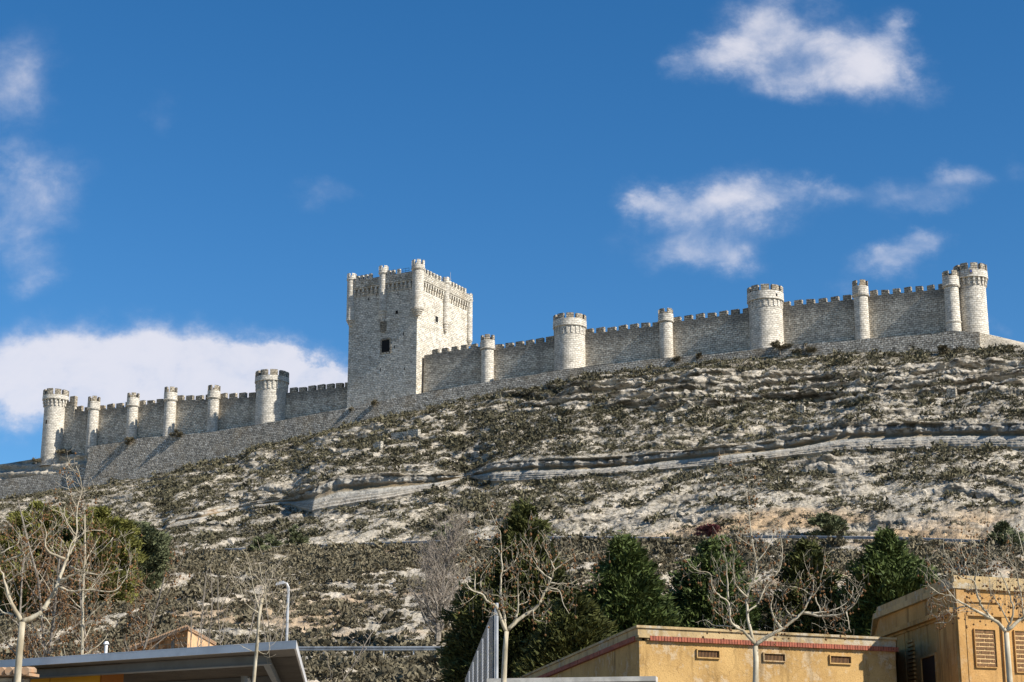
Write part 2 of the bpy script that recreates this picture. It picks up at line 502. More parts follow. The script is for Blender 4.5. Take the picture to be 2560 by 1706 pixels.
for off_, wd_, sd_ in ((-24, 4.5, 1), (-52, 4.0, 2), (-88, 5.0, 3), (-128, 4.5, 4)):
    rock7 = rock7 + np.exp(-((ppy - _ct - off_ - 14 * (fbm(along * .03, 0 * Z, sd_ * 3., 2, 38) - .5)) / wd_) ** 2) * sstep(.42, .56, fbm(along * .05, 0 * Z, sd_ * 5., 3, 39))
for off_, wd_, sd_ in ((22, 4.0, 5), (58, 4.5, 6), (100, 5., 7)):
    _cb = ip(ppx, clb[0], clb[1])
    rock7 = rock7 + .8 * np.exp(-((ppy - _cb - off_ - 14 * (fbm(along * .03, 0 * Z, sd_ * 3., 2, 38) - .5)) / wd_) ** 2) * sstep(.46, .6, fbm(along * .05, 0 * Z, sd_ * 5., 3, 39))
rock7 = np.clip(rock7, 0, 1) * ((S == 8) | (S == 6))
rock = np.clip(np.maximum.reduce([rock7, rock * (S == 8), rock2 * (S == 8), rock3 * .7, rock4, rock5, rock6]), 0, 1)
stz = Z * 0.42 + (fbm(along * 0.05, 0 * Z, 0, 2, 41) - 0.5) * 3.5
led = stz - np.floor(stz)
lay = vnoise(np.floor(stz) * 7.3, along * 0.12, 0, 43)
step_out = (sstep(0.25, 0.8, led) - 0.5) * (0.6 + 2.4 * lay)
crag = (fbm(along * 0.55, Z * 1.3, Y * 0.15, 5, 47, .6) - 0.5) * 3.0
outY = np.where(rock > 0, rock * (step_out * (1.0 + .5 * big_rock) + crag), 0)
# pale cliff band: overhanging cap, brown recess, rounded white beds
cl = (S == 7).astype(float)
th_px = ip(ppx, clb[0], clb[1]) - ip(ppx, clt[0], clt[1])
cl = cl * sstep(3, 14, th_px) * (0.35 + 0.65 * sstep(.34, .46, fbm(along * .055, 0 * Z, 9., 3, 59)))
flute = fbm(along * 1.1, Z * 0.15, 0, 3, 51) - 0.5
bend = fbm(along * 0.07, 0 * Z, 0, 3, 57) - 0.5
tw = np.clip(T + (fbm(along * 0.05, 0 * Z, 2, 2, 61) - 0.5) * 0.25, 0, 1)
prof = ip(tw, [0, 0.08, 0.3, 0.45, 0.55, 0.66, 0.74, 0.86, 1.0], [0.25, 0.75, 0.6, 0.3, -0.15, -0.35, 0.15, 0.3, -0.15])
prof = prof + 0.05 * np.sin(tw * 60 + along * 0.02) * (tw < 0.5)
prof = prof * 1.15 * (0.4 + 0.9 * fbm(along * .12, 0 * Z, 5., 3, 63)) + (fbm(along * .9, Z * 2.2, 0, 4, 64, .6) - .5) * (.35 + 1.0 * sstep(.6, .75, tw))
outY += cl * (prof * 1.1 + bend * 2.0 * np.sin(np.pi * np.clip(T, 0, 1)) + flute * (0.25 + 1.3 * sstep(0.6, 0.8, tw)))
# just above the cliff, the lip is ragged
lip = (S == 8) & (T < 0.05)
outY += np.where(lip, (fbm(along * 0.5, Z, 0, 3, 67) - 0.3) * 1.2 * sstep(3, 14, th_px), 0)
Z = Z + dz
X = X + CW.n.x * outY; Y = Y + CW.n.y * outY
Gd = np.stack([X, Y, Z], -1)
idx = np.arange(NR * NC).reshape(NR, NC)
quads = np.stack([idx[:-1, :-1], idx[:-1, 1:], idx[1:, 1:], idx[1:, :-1]], -1).reshape(-1, 4)
tan_m = sstep(1245, 1300, ppy) * sstep(1375, 1345, ppy) * sstep(1250, 1850, ppx) * sstep(.42, .6, fbm(X * .06, Y * .06, Z * .12, 3, 71) + 0.12 * sstep(1700, 2000, ppx)) * (S == 6)
tan_low = (S <= 4) * 0.75
cut = ((S == 6) & (T < 0.2)) * 1.0

def ground_mat():
    m, nt, bs = newmat('limestone hillside'); N = NT(nt)
    bs.inputs['Roughness'].default_value = 0.97; bs.inputs['Specular IOR Level'].default_value = 0.08
    geo = N.node('ShaderNodeNewGeometry'); pos = geo.outputs['Position']
    n1 = N.noise(pos, 0.09, 5, 0.6); n2 = N.noise(pos, 0.7, 6, 0.68); n3 = N.noise(N.mapping(pos, (1, 1, 1.8)), 2.6, 4, 0.72)
    col = N.mix(N.ss(n2, 0.36, 0.62), (0.605, 0.535, 0.435), (0.445, 0.385, 0.295))
    col = N.mix(N.math('MULTIPLY', N.ss(n1, 0.46, 0.60), 0.55), col, (0.33, 0.295, 0.235))
    # dry grass and litter
    lit = N.math('MULTIPLY', N.ss(n3, 0.485, 0.62), 0.68)
    col = N.mix(lit, col, (0.13, 0.115, 0.08))
    col = N.mix(N.math('MULTIPLY', N.attr('tan'), 0.85), col, N.mix(N.ss(n2, .35, .62), (0.56, 0.38, 0.21), (0.34, 0.235, 0.14)))
    # rock
    rk = N.attr('rock')
    so = N.node('ShaderNodeSeparateXYZ'); nt.links.new(pos, so.inputs[0])
    strata = N.noise(N.mapping(pos, (0.25, 0.25, 2.2)), 0.8, 5, 0.65)
    rc = N.mix(N.ss(strata, 0.38, 0.6), (0.14, 0.12, 0.09), (0.56, 0.495, 0.40))
    rc = N.mix(N.math('MULTIPLY', N.ss(n3, 0.5, 0.65), 0.6), rc, (0.09, 0.08, 0.065))
    col = N.mix(rk, col, rc)
    # cliff beds
    cf = N.attr('cliff'); ct = N.attr('bed')
    ctw = N.math('ADD', ct, N.math('MULTIPLY', N.math('SUBTRACT', strata, 0.5), 0.10))
    ramp = N.node('ShaderNodeValToRGB'); nt.links.new(ctw, ramp.inputs[0])
    e = ramp.color_ramp.elements
    e[0].position = 0.0; e[0].color = (0.46, 0.40, 0.32, 1); e[1].position = 1.0; e[1].color = (0.24, 0.215, 0.18, 1)
    for p, c in ((0.10, (0.52, 0.465, 0.39)), (0.16, (0.30, 0.26, 0.205)), (0.22, (0.46, 0.42, 0.355)), (0.28, (0.31, 0.275, 0.225)), (0.34, (0.40, 0.37, 0.32)), (0.47, (0.47, 0.44, 0.38)), (0.54, (0.24, 0.19, 0.12)),
                 (0.60, (0.20, 0.15, 0.09)), (0.67, (0.27, 0.21, 0.14)), (0.73, (0.40, 0.37, 0.32)), (0.85, (0.46, 0.43, 0.38)), (0.93, (0.22, 0.195, 0.16))):
        q = e.new(p); q.color = (*c, 1)
    fl = N.noise(N.mapping(pos, (1, 1, 0.18)), 1.3, 5, 0.65)
    cc = N.mix(N.math('MULTIPLY', N.math('MULTIPLY', N.ss(fl, 0.48, 0.62), N.ss(ct, 0.62, 0.8)), 0.75), ramp.outputs[0], (0.11, 0.10, 0.085))
    cc = N.mix(N.math('MULTIPLY', N.ss(N.noise(N.mapping(pos, (.35, .35, 3.0)), 1.2, 5, .7), .52, .62), .55), cc, (0.17, 0.145, 0.11))
    cc = N.mix(N.math('MULTIPLY', N.ss(fl, .54, .62), .45), cc, (0.15, 0.13, 0.10))
    rusty = N.math('MULTIPLY', N.ss(N.noise(pos, 0.12, 3, 0.5), 0.58, 0.68), 0.55)
    cc = N.mix(N.math('MULTIPLY', rusty, N.ss(ct, 0.4, 0.6)), cc, (0.30, 0.17, 0.07))
    col = N.mix(cf, col, cc)
    nt.links.new(col, bs.inputs['Base Color'])
    h = N.math('ADD', n3, N.math('MULTIPLY', n2, 1.2))
    N.bump(h, 0.8, 0.35, bs)
    return m

M['ground'] = ground_mat()
hill = np_mesh('hillside', Gd.reshape(-1, 3), quads, M['ground'], attrs={
    'rock': np.where(S == 10, rock * .25, rock).ravel(), 'tan': np.clip(tan_m + tan_low * sstep(.45, .62, fbm(X * .1, Y * .1, Z * .2, 3, 73)), 0, 1).ravel(), 'cliff': cl.ravel(), 'bed': tw.ravel()}, k=4)  # rock shelf at far left paled, its sunlit look put into the colour
tag(hill, kind='structure')


# flat ground of the village, reaching the horizon
g = MB(); g.face([(-6000, -3000, 0), (6000, -3000, 0), (6000, 9000, 0), (-6000, 9000, 0)])
go = g.build('ground', simple_mat('dusty ground', (0.30, 0.26, 0.20), 0.95, 0, 0.4, 0.4)); tag(go, kind='structure')

# roads on their benches
def road_strip(name, k):
    a, b = ctl[k], ctl[k + 1]
    sel = np.where((cols > -440) & (cols < 3000))[0][::6]
    mb = MB()
    for i, j in zip(sel[:-1], sel[1:]):
        p = []
        for (A, c, f) in ((a, i, .16), (a, j, .16), (b, j, .95), (b, i, .95)):
            q = [ctl[k][m][c] * (1 - f) + ctl[k + 1][m][c] * f for m in range(3)]
            p.append((q[0], q[1], q[2] + 0.03))
        mb.face(p)
    o = mb.build(name, M['asphalt']); tag(o, kind='structure')
M['asphalt'] = simple_mat('asphalt', (0.055, 0.054, 0.052), 0.9, 0, 0.3, 2.0)
road_strip('road', 3); road_strip('road', 5)

# look-up: terrain point seen at a photo pixel
vis = np.isin(S, (2, 4, 6, 7, 8, 10))
_vp = Gd[vis]; _vx, _vy = project(_vp)
def terr(px, py):
    d = (_vx - px) ** 2 + (_vy - py) ** 2
    return Vector(_vp[np.argmin(d)])

# ------------------------------------------------------------------ leaf clouds
def leaf_tris(C, D, L, W, tint):
    """triangles at C pointing along D (N,3), length L, width W"""
    n = len(C)
    D = D / np.maximum(np.linalg.norm(D, axis=1, keepdims=True), 1e-6)
    R = rng.normal(size=(n, 3)); side = np.cross(D, R); side /= np.maximum(np.linalg.norm(side, axis=1, keepdims=True), 1e-6)
    a = C - side * W[:, None] * .5; b = C + side * W[:, None] * .5; c = C + D * L[:, None]
    V = np.stack([a, b, c], 1).reshape(-1, 3)
    return V, np.arange(3 * n).reshape(-1, 3), np.repeat(tint, 3)

def shrub_template(nl, flat=0.75):
    th = rng.uniform(0, 2 * pi, nl); ph = np.arccos(rng.uniform(0.0, 1, nl))
    d = np.stack([np.sin(ph) * np.cos(th), np.sin(ph) * np.sin(th), np.cos(ph)], -1)
    lump = 0.75 + 0.5 * vnoise(d[:, 0] * 2.2 + 9, d[:, 1] * 2.2, d[:, 2] * 2.2, int(rng.integers(1000)))
    r = rng.uniform(0.25, 0.9, nl) ** 0.6 * lump
    C = d * r[:, None]; C[:, 2] *= flat
    dirs = d + rng.normal(size=(nl, 3)) * 0.7 + np.array([0, 0, 0.15])
    L = rng.uniform(0.2, 0.42, nl); W = rng.uniform(0.2, 0.36, nl)
    V, tri, tn = leaf_tris(C - dirs * 0.1, dirs, L, W, rng.uniform(0, 1, nl))
    return V, tn

def scatter_shrubs(name, pos, size, tint, mat, nl=64, variants=7, sq=(0.6, 1.0)):
    tmpl = [shrub_template(nl) for _ in range(variants)]
    which = rng.integers(0, variants, len(pos))
    Vs, Ts = [], []
    for k, (V, tn) in enumerate(tmpl):
        i = np.where(which == k)[0]
        if len(i) == 0: continue
        a = rng.uniform(0, 2 * pi, len(i)); s = size[i]; q = rng.uniform(*sq, len(i)); e = rng.uniform(.8, 1.35, len(i))
        x = (V[None, :, 0] * np.cos(a)[:, None] - V[None, :, 1] * np.sin(a)[:, None]) * (s * e)[:, None]
        y = (V[None, :, 0] * np.sin(a)[:, None] + V[None, :, 1] * np.cos(a)[:, None]) * s[:, None]
        z = V[None, :, 2] * (s * q)[:, None]
        P = np.stack([x, y, z], -1) + pos[i][:, None, :]
        Vs.append(P.reshape(-1, 3))
        Ts.append(np.clip(tn[None, :] * .65 + tint[i][:, None] * .5 - .05, 0, 1).reshape(-1))
    V = np.concatenate(Vs); T_ = np.concatenate(Ts)
    return np_mesh(name, V, np.arange(len(V)).reshape(-1, 3), mat, attrs={'tint': T_})

# sampling positions on the slope, weighted by true area and a density map
P00, P10, P01, P11 = Gd[:-1, :-1], Gd[1:, :-1], Gd[:-1, 1:], Gd[1:, 1:]
area = np.linalg.norm(np.cross(P10 - P00, P01 - P00), axis=-1)
cx, cy = project(P00)
Sg, Tg = S[:-1, :-1], T[:-1, :-1]
wx, wy, wz = P00[..., 0], P00[..., 1], P00[..., 2]
patch = fbm(wx * 0.05, wy * 0.05, wz * 0.09, 4, 81)
fine = fbm(wx * 0.35, wy * 0.35, wz * 0.5, 2, 87)
dens = sstep(0.37, 0.56, patch * .6 + fine * .4) * 0.95 + 0.10
inview = (cx > -120) & (cx < 2680)
d8 = dens.copy()
d8 *= np.where(rock[:-1, :-1] > 0.45, 0.14, 1.0)
d8 = np.where((Sg == 8) & (Tg > 0.82), np.maximum(d8, 0.9), d8)                # dense scrub under the wall
mid = np.exp(-((cy - ip(cx, [300, 900, 1500, 2000, 2560], [1250, 1100, 1080, 1000, 1000])) / 45.0) ** 2)
d8 = np.where(Sg == 8, np.clip(d8 + 0.25 * mid, 0, 1.1), d8)
bare = sstep(1150, 1175, cy) * sstep(1330, 1290, cy) * sstep(430, 330, cx) * 0.6 * (Sg >= 6)          # pale slope on the far left
bare = np.maximum(bare, sstep(1255, 1300, cy) * sstep(1362, 1345, cy) * sstep(1250, 1450, cx) * 0.80 * (Sg == 6))
bare = np.maximum(bare, (Sg == 6) * (Tg < 0.30) * sstep(1300, 1000, cx) * 0.45)
d8 = d8 * (1 - bare)
d8 = np.where(((Sg == 6) & (Tg > .90)) | ((Sg == 8) & (Tg < .07)), np.maximum(d8, .55), d8)
w_up = area * d8 * inview * (((Sg == 8) & (Tg > .01)) * 1.0 + ((Sg == 6) & (Tg > .05)) * 1.0 + ((Sg == 10) & (cx < 230) & (Tg > .5)) * .5)
w_up = np.where(np.isfinite(w_up), w_up, 0)

def sample(w, n):
    c = np.cumsum(w.ravel()); i = np.searchsorted(c, rng.uniform(0, c[-1], n))
    r_, c_ = np.unravel_index(np.clip(i, 0, w.size - 1), w.shape)
    a = rng.uniform(0, 1, (n, 1)); b = rng.uniform(0, 1, (n, 1))
    p = P00[r_, c_] * (1 - a) * (1 - b) + P10[r_, c_] * a * (1 - b) + P01[r_, c_] * (1 - a) * b + P11[r_, c_] * a * b
    return p
AREA_UP = float((area * inview * ((Sg == 8) | (Sg == 6))).sum())
n_up = 20000
pu = sample(w_up, n_up)
su = np.clip(rng.lognormal(-0.86, 0.47, n_up), 0.2, 1.5)
tu = np.clip(fbm(pu[:, 0] * .03, pu[:, 1] * .03, pu[:, 2] * .05, 3, 91) * 1.2 - .1 + rng.normal(size=n_up) * .18, 0, 1)
nb = 900
su[:nb] = rng.uniform(1.0, 1.9, nb)
nt_ = 50000
pt_ = sample(area * inview * np.clip(d8 * .6 + .3, 0, 1) * (((Sg == 8) | (Sg == 6)) * 1.0), nt_)
o = scatter_shrubs('dry_tufts', pt_, rng.uniform(.13, .42, nt_), rng.uniform(.0, .8, nt_), M['tuft'], 15, 6, (.8, 1.3))
tag(o, 'small dry grey brown tufts sprinkled between the scrub on the slope', 'dry grass', kind='stuff')
o = scatter_shrubs('scrub', pu - np.array([0, 0, .05]), su, tu, M['scrub'], 46, 9, (.75, 1.25))
tag(o, 'dark olive scrub dotted over the pale limestone slope below the castle', 'scrub', kind='stuff')

# between the two roads, and below the lower one: greyer and taller
band = np.exp(-((Tg - 0.90) / 0.13) ** 2)
d4 = np.clip(dens * 0.8 + band * 1.1, 0, 1.2)
w_lo = area * inview * ((Sg == 4) * d4 * (Tg > .03) * (Tg < .997) + (Sg == 2) * 1.15 * (Tg > .0) * (Tg < .9))
n_lo = 11000
pl = sample(w_lo, n_lo)
sl = np.clip(rng.lognormal(-0.45, 0.38, n_lo), 0.28, 1.6)
tl = np.clip(fbm(pl[:, 0] * .05, pl[:, 1] * .05, 0, 3, 95) * 1.3 - .15 + rng.normal(size=n_lo) * .15, 0, 1)
o = scatter_shrubs('roadside_scrub', pl - np.array([0, 0, .05]), sl, tl, M['scrubgrey'], 90, sq=(.8, 1.3))
tag(o, 'grey brown brush on the lower slope between and below the roads', 'scrub', kind='stuff')

# ------------------------------------------------------------------ castle
castle = thing('castle', tuple(CW.hit(1280, 950)), 'long pale stone castle on the ridge with a square keep and round crenellated towers', 'castle')
terrace = lambda px: float(RW.hit(px, ip(px, *ret_top)).z)
LOW = 3.5

def px_m(px, py, face=CW):
    """metres per photo pixel at that point of the plane"""
    p = face.hit(px, py)
    return (p.y * CP + (p.z - EYE) * SP) / F

def front(z, c, r): return EYE + (z - EYE) * (1 - r / math.hypot(c[0], c[1]))

def round_tower(px, body_r, crown_r, y_top, y_cren, y_m0, y_m1, y_bot, offs=0.8, nmer=10, phase=0.0, extra=3.0, flare=0.04):
    fc = CW.off(offs)
    c = fc.hit(px, (y_m1 + y_bot) / 2); k = px_m(px, y_cren, fc)
    z = lambda y: fc.hit(px, y).z
    rb, rc = body_r * k, crown_r * k
    rc *= .985
    zt, zc, za, zb, z0 = z(y_top), z(y_cren), z(y_m0), z(y_m1), z(y_bot) - extra
    zt, zc, za, zb = (front(q, c, rc) for q in (zt, zc, za, zb))
    face_a = atan2(-c.y, -c.x)          # towards the viewer
    mb = MB()
    H = zb - z0
    mb.revolve(c, [(rb * (1 + flare), z0), (rb * (1 + flare * .4), z0 + H * .4), (rb, zb), (rb, za + 0.25)], 56)
    mb.revolve(c, [(rc - .55, za + .2), (rb * .9, za + .2)], 56)
    t = mb.build('round_tower', M['tower'], castle, (c.x, c.y, zc), smooth=False)
    # corbel ring
    n = int(2 * pi * rc / 0.95); cb = MB()
    for i in range(n):
        a = 2 * pi * i / n + .03; hw = pi / n * 0.40
        cb.arcblock(c, rb - .05, rc - .12, zb + (za - zb) * .5, za + .02, a - hw, a + hw, 1)
        cb.arcblock(c, rb - .05, rb + (rc - rb) * .5, zb, zb + (za - zb) * .5 - .003, a - hw, a + hw, 1)
    cb.revolve(c, [(rb - .1, zb - .22), (rb + .05, zb - .18), (rb + .05, zb - .02), (rb + .015, zb + .02), (rb + .015, za + .1)], 56)
    cb.build('machicolation', M['tower'], t)
    pr = MB()
    pr.revolve(c, [(rc - .7, za), (rc, za), (rc + .05, za + .05), (rc, zc), (rc - .7, zc), (rc - .7, za)], 56)
    pr.build('parapet', M['tower'], t)
    for i in range(nmer):
        a = face_a + phase + 2 * pi * i / nmer
        hw = pi / nmer * random.uniform(.70, .75)
        mm = MB(); mm.arcblock(c, rc - .68, rc - .02, zc + .003, zt + random.uniform(-.08, .05), a - hw, a + hw, 4)
        mm.build('merlon', M['crown'], t)
    return t, fc, c, rb

T1, *_ = round_tower(134, 26.5, 32.5, 972, 986, 997, 1013, 1143, phase=.15, nmer=9, extra=2.2)
T2, f2, c2, r2 = round_tower(678, 38.5, 43, 923, 937, 950, 970, 1059, phase=.1)
T3, *_ = round_tower(1425, 38.5, 42.5, 781, 794, 812, 830, 925, phase=.02)
T4, f4, c4, r4 = round_tower(1916, 41.5, 46, 709, 723.5, 745, 762, 872)
T5, f5, c5, r5 = round_tower(2432, 34.5, 42, 655, 672, 690, 708, 836, offs=-1.5, phase=.25)
for t_, lab in ((T1, 'round tower at the far left end with brown crown'), (T2, 'grey round tower left of the keep'),
                (T3, 'pale round tower right of the keep'), (T4, 'broad sunlit round tower'), (T5, 'fully sunlit round tower at the right end with small clock plaque')):
    t_['label'] = lab

def radial_box(tower, name, mat, c, r, px, y0, y1, wpx, fc, depth=.25, proud=.03):
    """small vertical box set into the side of a round tower at a photo pixel"""
    k = px_m(px, y0, fc)
    cx_, _ = project(np.array([c.x, c.y, fc.hit(px, y0).z]))
    off = (px - cx_) * k
    a = atan2(-c.y, -c.x) + math.asin(max(-.95, min(.95, off / r)))
    hw = wpx * k / 2 / r
    z0, z1 = front(fc.hit(px, y1).z, c, r), front(fc.hit(px, y0).z, c, r)
    mb = MB(); mb.arcblock(c, r - depth, r + proud, z0, z1, a - hw, a + hw, 2)
    return mb.build(name, mat, tower)
radial_box(T1, 'window', M['dark'], Vector((T1.location.x + castle.location.x, T1.location.y + castle.location.y, 0)), 26.5 * px_m(134, 1000, CW) * 1.01, 117, 1055, 1064, 4, CW)
radial_box(T4, 'window', M['dark'], c4, 46 * px_m(1916, 723, f4), 1941, 728, 735, 4, f4)
radial_box(T5, 'plaque', M['pale_rubble'], c5, 42 * px_m(2432, 672, f5), 2426, 669, 683, 9, f5, proud=.06)
radial_box(T5, 'clock', simple_mat('blue plaque', (.08, .1, .3), .5), c5, 42 * px_m(2432, 672, f5), 2427, 675, 681, 4.5, f5, proud=.09)

def wall_turret(px, body_r, crown_r, y_top, y_cren, y_ledge, y_bot, nmer=5, phase=0.0, offs=1.0, extra=2.5, ring=None):
    fc = CW.off(offs)
    c = fc.hit(px, (y_ledge + y_bot) / 2); k = px_m(px, y_cren, fc)
    z = lambda y: fc.hit(px, y).z
    rb, rc = body_r * k, crown_r * k
    zt, zc, zl, z0 = z(y_top), z(y_cren), z(y_ledge), z(y_bot) - extra
    zt, zc, zl = (front(q, c, rc) for q in (zt, zc, zl))
    mb = MB()
    mb.revolve(c, [(rb * 1.06, z0), (rb * 1.02, z0 + (zl - z0) * .5), (rb, zl - .3), (rb, zl)], 40)
    t = mb.build('wall_turret', M['tower'], castle, (c.x, c.y, zc))
    pr = MB()
    pr.revolve(c, [(rb * .6, zl - .12), (rc + .02, zl - .12), (rc + .14, zl + .12), (rc + .02, zl + .2), (rc, zc), (rc - .5, zc), (rc - .5, zl), (rb * .6, zl - .12)], 40)
    pr.build('parapet', M['tower'], t)
    if ring:
        rg = MB(); zr = z(ring); rg.revolve(c, [(rb, zr - .18), (rb + .16, zr - .1), (rb + .16, zr + .1), (rb, zr + .18)], 40); rg.build('string_course', M['tower'], t)
    fa = atan2(-c.y, -c.x)
    for i in range(nmer):
        a = fa + phase + 2 * pi * i / nmer; hw = pi / nmer * .62
        mm = MB(); mm.arcblock(c, rc - .48, rc - .02, zc + .003, zt + random.uniform(-.06, .06), a - hw, a + hw, 4)
        mm.build('merlon', M['crown'], t)
    return t

wall_turret(231, 13.5, 15.5, 991, 1003, 1022, 1128, phase=.05)
wall_turret(330, 13.5, 15.5, 982, 994, 1014, 1101, phase=.05)
wall_turret(424, 14.5, 16.5, 967, 980, 999, 1092, phase=.2)
wall_turret(532.6, 14.0, 16, 963, 976, 994, 1078, phase=.45)
wall_turret(1219, 15.5, 17.8, 836, 849, 870, 957, phase=-.05)
wall_turret(1665.5, 16.5, 19, 769.6, 782, 801, 894, phase=.66)
wall_turret(2154, 17.5, 20, 698, 713, 735, 845, phase=.38)
wall_turret(2381, 17.5, 20.5, 674, 688, 712, 823, phase=.6, ring=808, offs=1.6)

def curtain(px0, px1, yc0, yc1, mw, pitch, mh, first=None, thick=1.9, face=CW, step=None):
    """wall between two pixels; crenel sills at yc0..yc1; merlon width and pitch in photo px"""
    s0, z0 = face.sz(px0, yc0); s1, z1 = face.sz(px1, yc1)
    lo = min(terrace(max(224, min(2449, px0))), terrace(max(224, min(2449, px1)))) - LOW
    mb = MB(); dz_ = (z1 - z0) / (s1 - s0) * 1.1
    face.slope(mb, s0 - 1.1, s1 + (1.1 if px1 != 869 else 0), lo, lo, z0 - dz_, z1 + dz_, -thick, 0, .02)
    org = face.pt(s0, (z0 + z1) / 2)
    w = mb.build('curtain_wall', M['wall'], castle, org)
    k = px_m((px0 + px1) / 2, (yc0 + yc1) / 2, face) / abs(face.t.x * 1.0 + 0.0)
    k *= 1.03
    x = first if first is not None else px0 + pitch * .5
    while x < px1 - mw * .3:
        a, za = face.sz(x, yc0 + (yc1 - yc0) * (x - px0) / (px1 - px0)); b, zb = face.sz(min(x + mw, px1), yc0 + (yc1 - yc0) * (min(x + mw, px1) - px0) / (px1 - px0))
        h = mh * px_m(x, yc0, face) * random.choice((1, 1, 1.05, .95, .9, .82))
        mm = MB(); face.slope(mm, a, b, min(za, zb) - .05, min(za, zb) - .05, max(za, zb) + h, max(za, zb) + h + random.uniform(-.16, .12), -.75, -.004)
        mm.build('merlon', M['crown'], w)
        x += pitch
    # loopholes under every second merlon
    return w

curtain(160, 219, 1029, 1028, 12, 20, 11, 191)
curtain(243, 318, 1026, 1017, 15, 23, 12, 244)
curtain(343, 411, 1015, 1005, 15, 23.5, 12, 344)
curtain(437, 520, 1001, 999, 16, 24.5, 12, 440)
curtain(545, 642, 998, 993, 16, 24.5, 12, 548)
curtain(714, 869, 983, 967, 16.5, 23, 12, 724)
curtain(1072, 1206, 887, 866, 14.5, 24, 10.5, 1080)
curtain(1233, 1388, 874, 852, 18, 25.3, 12, 1238)
curtain(1462, 1651, 836, 814, 19, 28.2, 12, 1462)
curtain(1681, 1876, 806, 781, 19, 29.3, 12.5, 1681)
curtain(1957, 2139, 767, 748, 19, 30.5, 13, 1955)
curtain(2172, 2368, 741, 722, 17, 28.5, 13.5, 2175)
# raised bit of wall beside the left end tower
w_ = MB(); s0, z0 = CW.sz(163, 1001); s1, z1 = CW.sz(187, 1016)
CW.slope(w_, s0, s1, z0 - 6, z0 - 6, z0, z1, -1.9, .05); wo = w_.build('curtain_wall', M['wall'], castle, CW.pt(s0, z0))
mm = MB(); a, za = CW.sz(174, 1010); b, zb = CW.sz(186, 1016); CW.box(mm, a, b, za - .6, za + 1.7, -.9, .02); mm.build('merlon', M['crown'], wo)

# ---- keep
KF = CW.off(2.1)
kc = KF.hit(1041.5, 880); kl = KF.hit(871, 870)
V2 = lambda p: Vector((p[0], p[1], 0))
A0, B0 = V2(kl), V2(kc)                                   # left and near corners
e1 = (B0 - A0).normalized(); e2 = Vector((-e1.y, e1.x, 0))   # e2 away from the viewer
RFt = Face(B0, B0 + e2 * 30)
depth = RFt.sz(1172.5, 800)[0]
C0, D0 = B0 + e2 * depth, A0 + e2 * depth
FL, FR, FB, FW = Face(A0, B0), Face(B0, C0), Face(C0, D0), Face(D0, A0)
zc = FL.sz(1041.5, 682)[1]; zc = (zc + FL.sz(889, 702)[1]) / 2
zm1 = zc - 1.75; zm0 = zm1 - 1.55
zk = terrace(1036) - 4
mb = MB(); mb.prism([A0, B0, C0, D0], zk, zc - .9)
keep = mb.build('keep', M['keep'], castle, (B0.x, B0.y, zc))
keep['label'] = 'tall square keep with corner turrets'
OV = .62
def keep_wall_top(fc):
    cb, pr = MB(), MB()
    n = int(fc.L / .98); p = fc.L / n
    for i in range(n):
        s = (i + .5) * p
        fc.box(cb, s - .2, s + .2, zm0 + .62, zm1 + .02, -.1, OV - .1)
        fc.box(cb, s - .2, s + .2, zm0, zm0 + .617, -.1, OV * .5)
        # small arch between corbels
        fc.box(cb, s + .2, s + p - .2, zm1 - .18, zm1 + .018, -.05, OV - .13)
    fc.box(cb, .1, fc.L - .1, zm0 - .15, zm1 + .01, -.15, .04)
    cb.build('machicolation', M['keep'], keep)
    fc.box(pr, -OV * 0 + .02, fc.L - .02, zm1 + .02, zc, OV - .6, OV)
    pr.build('parapet', M['keep_parapet'], keep)
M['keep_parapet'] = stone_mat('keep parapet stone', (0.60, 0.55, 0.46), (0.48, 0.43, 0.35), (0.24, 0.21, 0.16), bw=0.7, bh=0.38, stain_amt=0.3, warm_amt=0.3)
for fc in (FL, FR, FB, FW): keep_wall_top(fc)
def merlons(fc, s_list, w=.66, h=1.0):
    for s in s_list:
        mm = MB(); fc.box(mm, s, s + w, zc + .003, zc + h * random.uniform(.94, 1.05), OV - .56, OV - .01)
        mm.build('merlon', M['keep_parapet'], keep)
LL = FL.L; RL = FR.L
merlons(FL, [1.9 + i * 1.06 for i in range(4)] + [8.55, 9.6, 10.65, 12.0])
merlons(FR, [1.45 + i * 1.22 for i in range(6)] + [RL * .5 + 1.3 + i * 1.22 for i in range(6)], .70)
merlons(FB, [2 + i * 1.3 for i in range(9)]); merlons(FW, [2 + i * 1.3 for i in range(13)])

def turret(c, r, rc, z_top, z_cren, z_cb, z_b, z_e, name='turret', phase=0.0, nm=5, ring=4):
    """bartizan: stepped corbel rings from z_e to z_b, shaft, crown"""
    z_top, z_cren, z_cb, z_b, z_e = (front(q, c, rc) for q in (z_top, z_cren, z_cb, z_b, z_e))
    mb = MB()
    prof = [(0.08, z_e)]
    for i in range(ring):
        f0 = (i + .55) / ring; za = z_e + (z_b - z_e) * i / ring; zb_ = z_e + (z_b - z_e) * (i + 1) / ring
        rr = r * (0.42 + .72 * f0)
        prof += [(rr * .86, za + .02), (rr, za + (zb_ - za) * .35), (rr, za + (zb_ - za) * .8), (rr * .9, zb_)]
    prof += [(r * 1.04, z_b + .1), (r, z_b + .35), (r, z_cb), (rc, z_cb + .15), (rc + .08, z_cb + .3), (rc, z_cb + .42), (rc, z_cren), (rc - .4, z_cren), (rc - .4, z_cb + .3)]
    mb.revolve(c, prof, 36)
    for i in range(nm):
        a = phase + 2 * pi * i / nm; hw = pi / nm * .6
        mb.arcblock(c, rc - .38, rc - .015, z_cren + .003, z_top, a - hw, a + hw, 3)
    return mb.build(name, M['tower'], keep)
ksz = lambda fc, px, py: fc.sz(px, py)[1]
k_ = px_m(1045, 760, KF)
va = atan2(-B0.y, -B0.x)
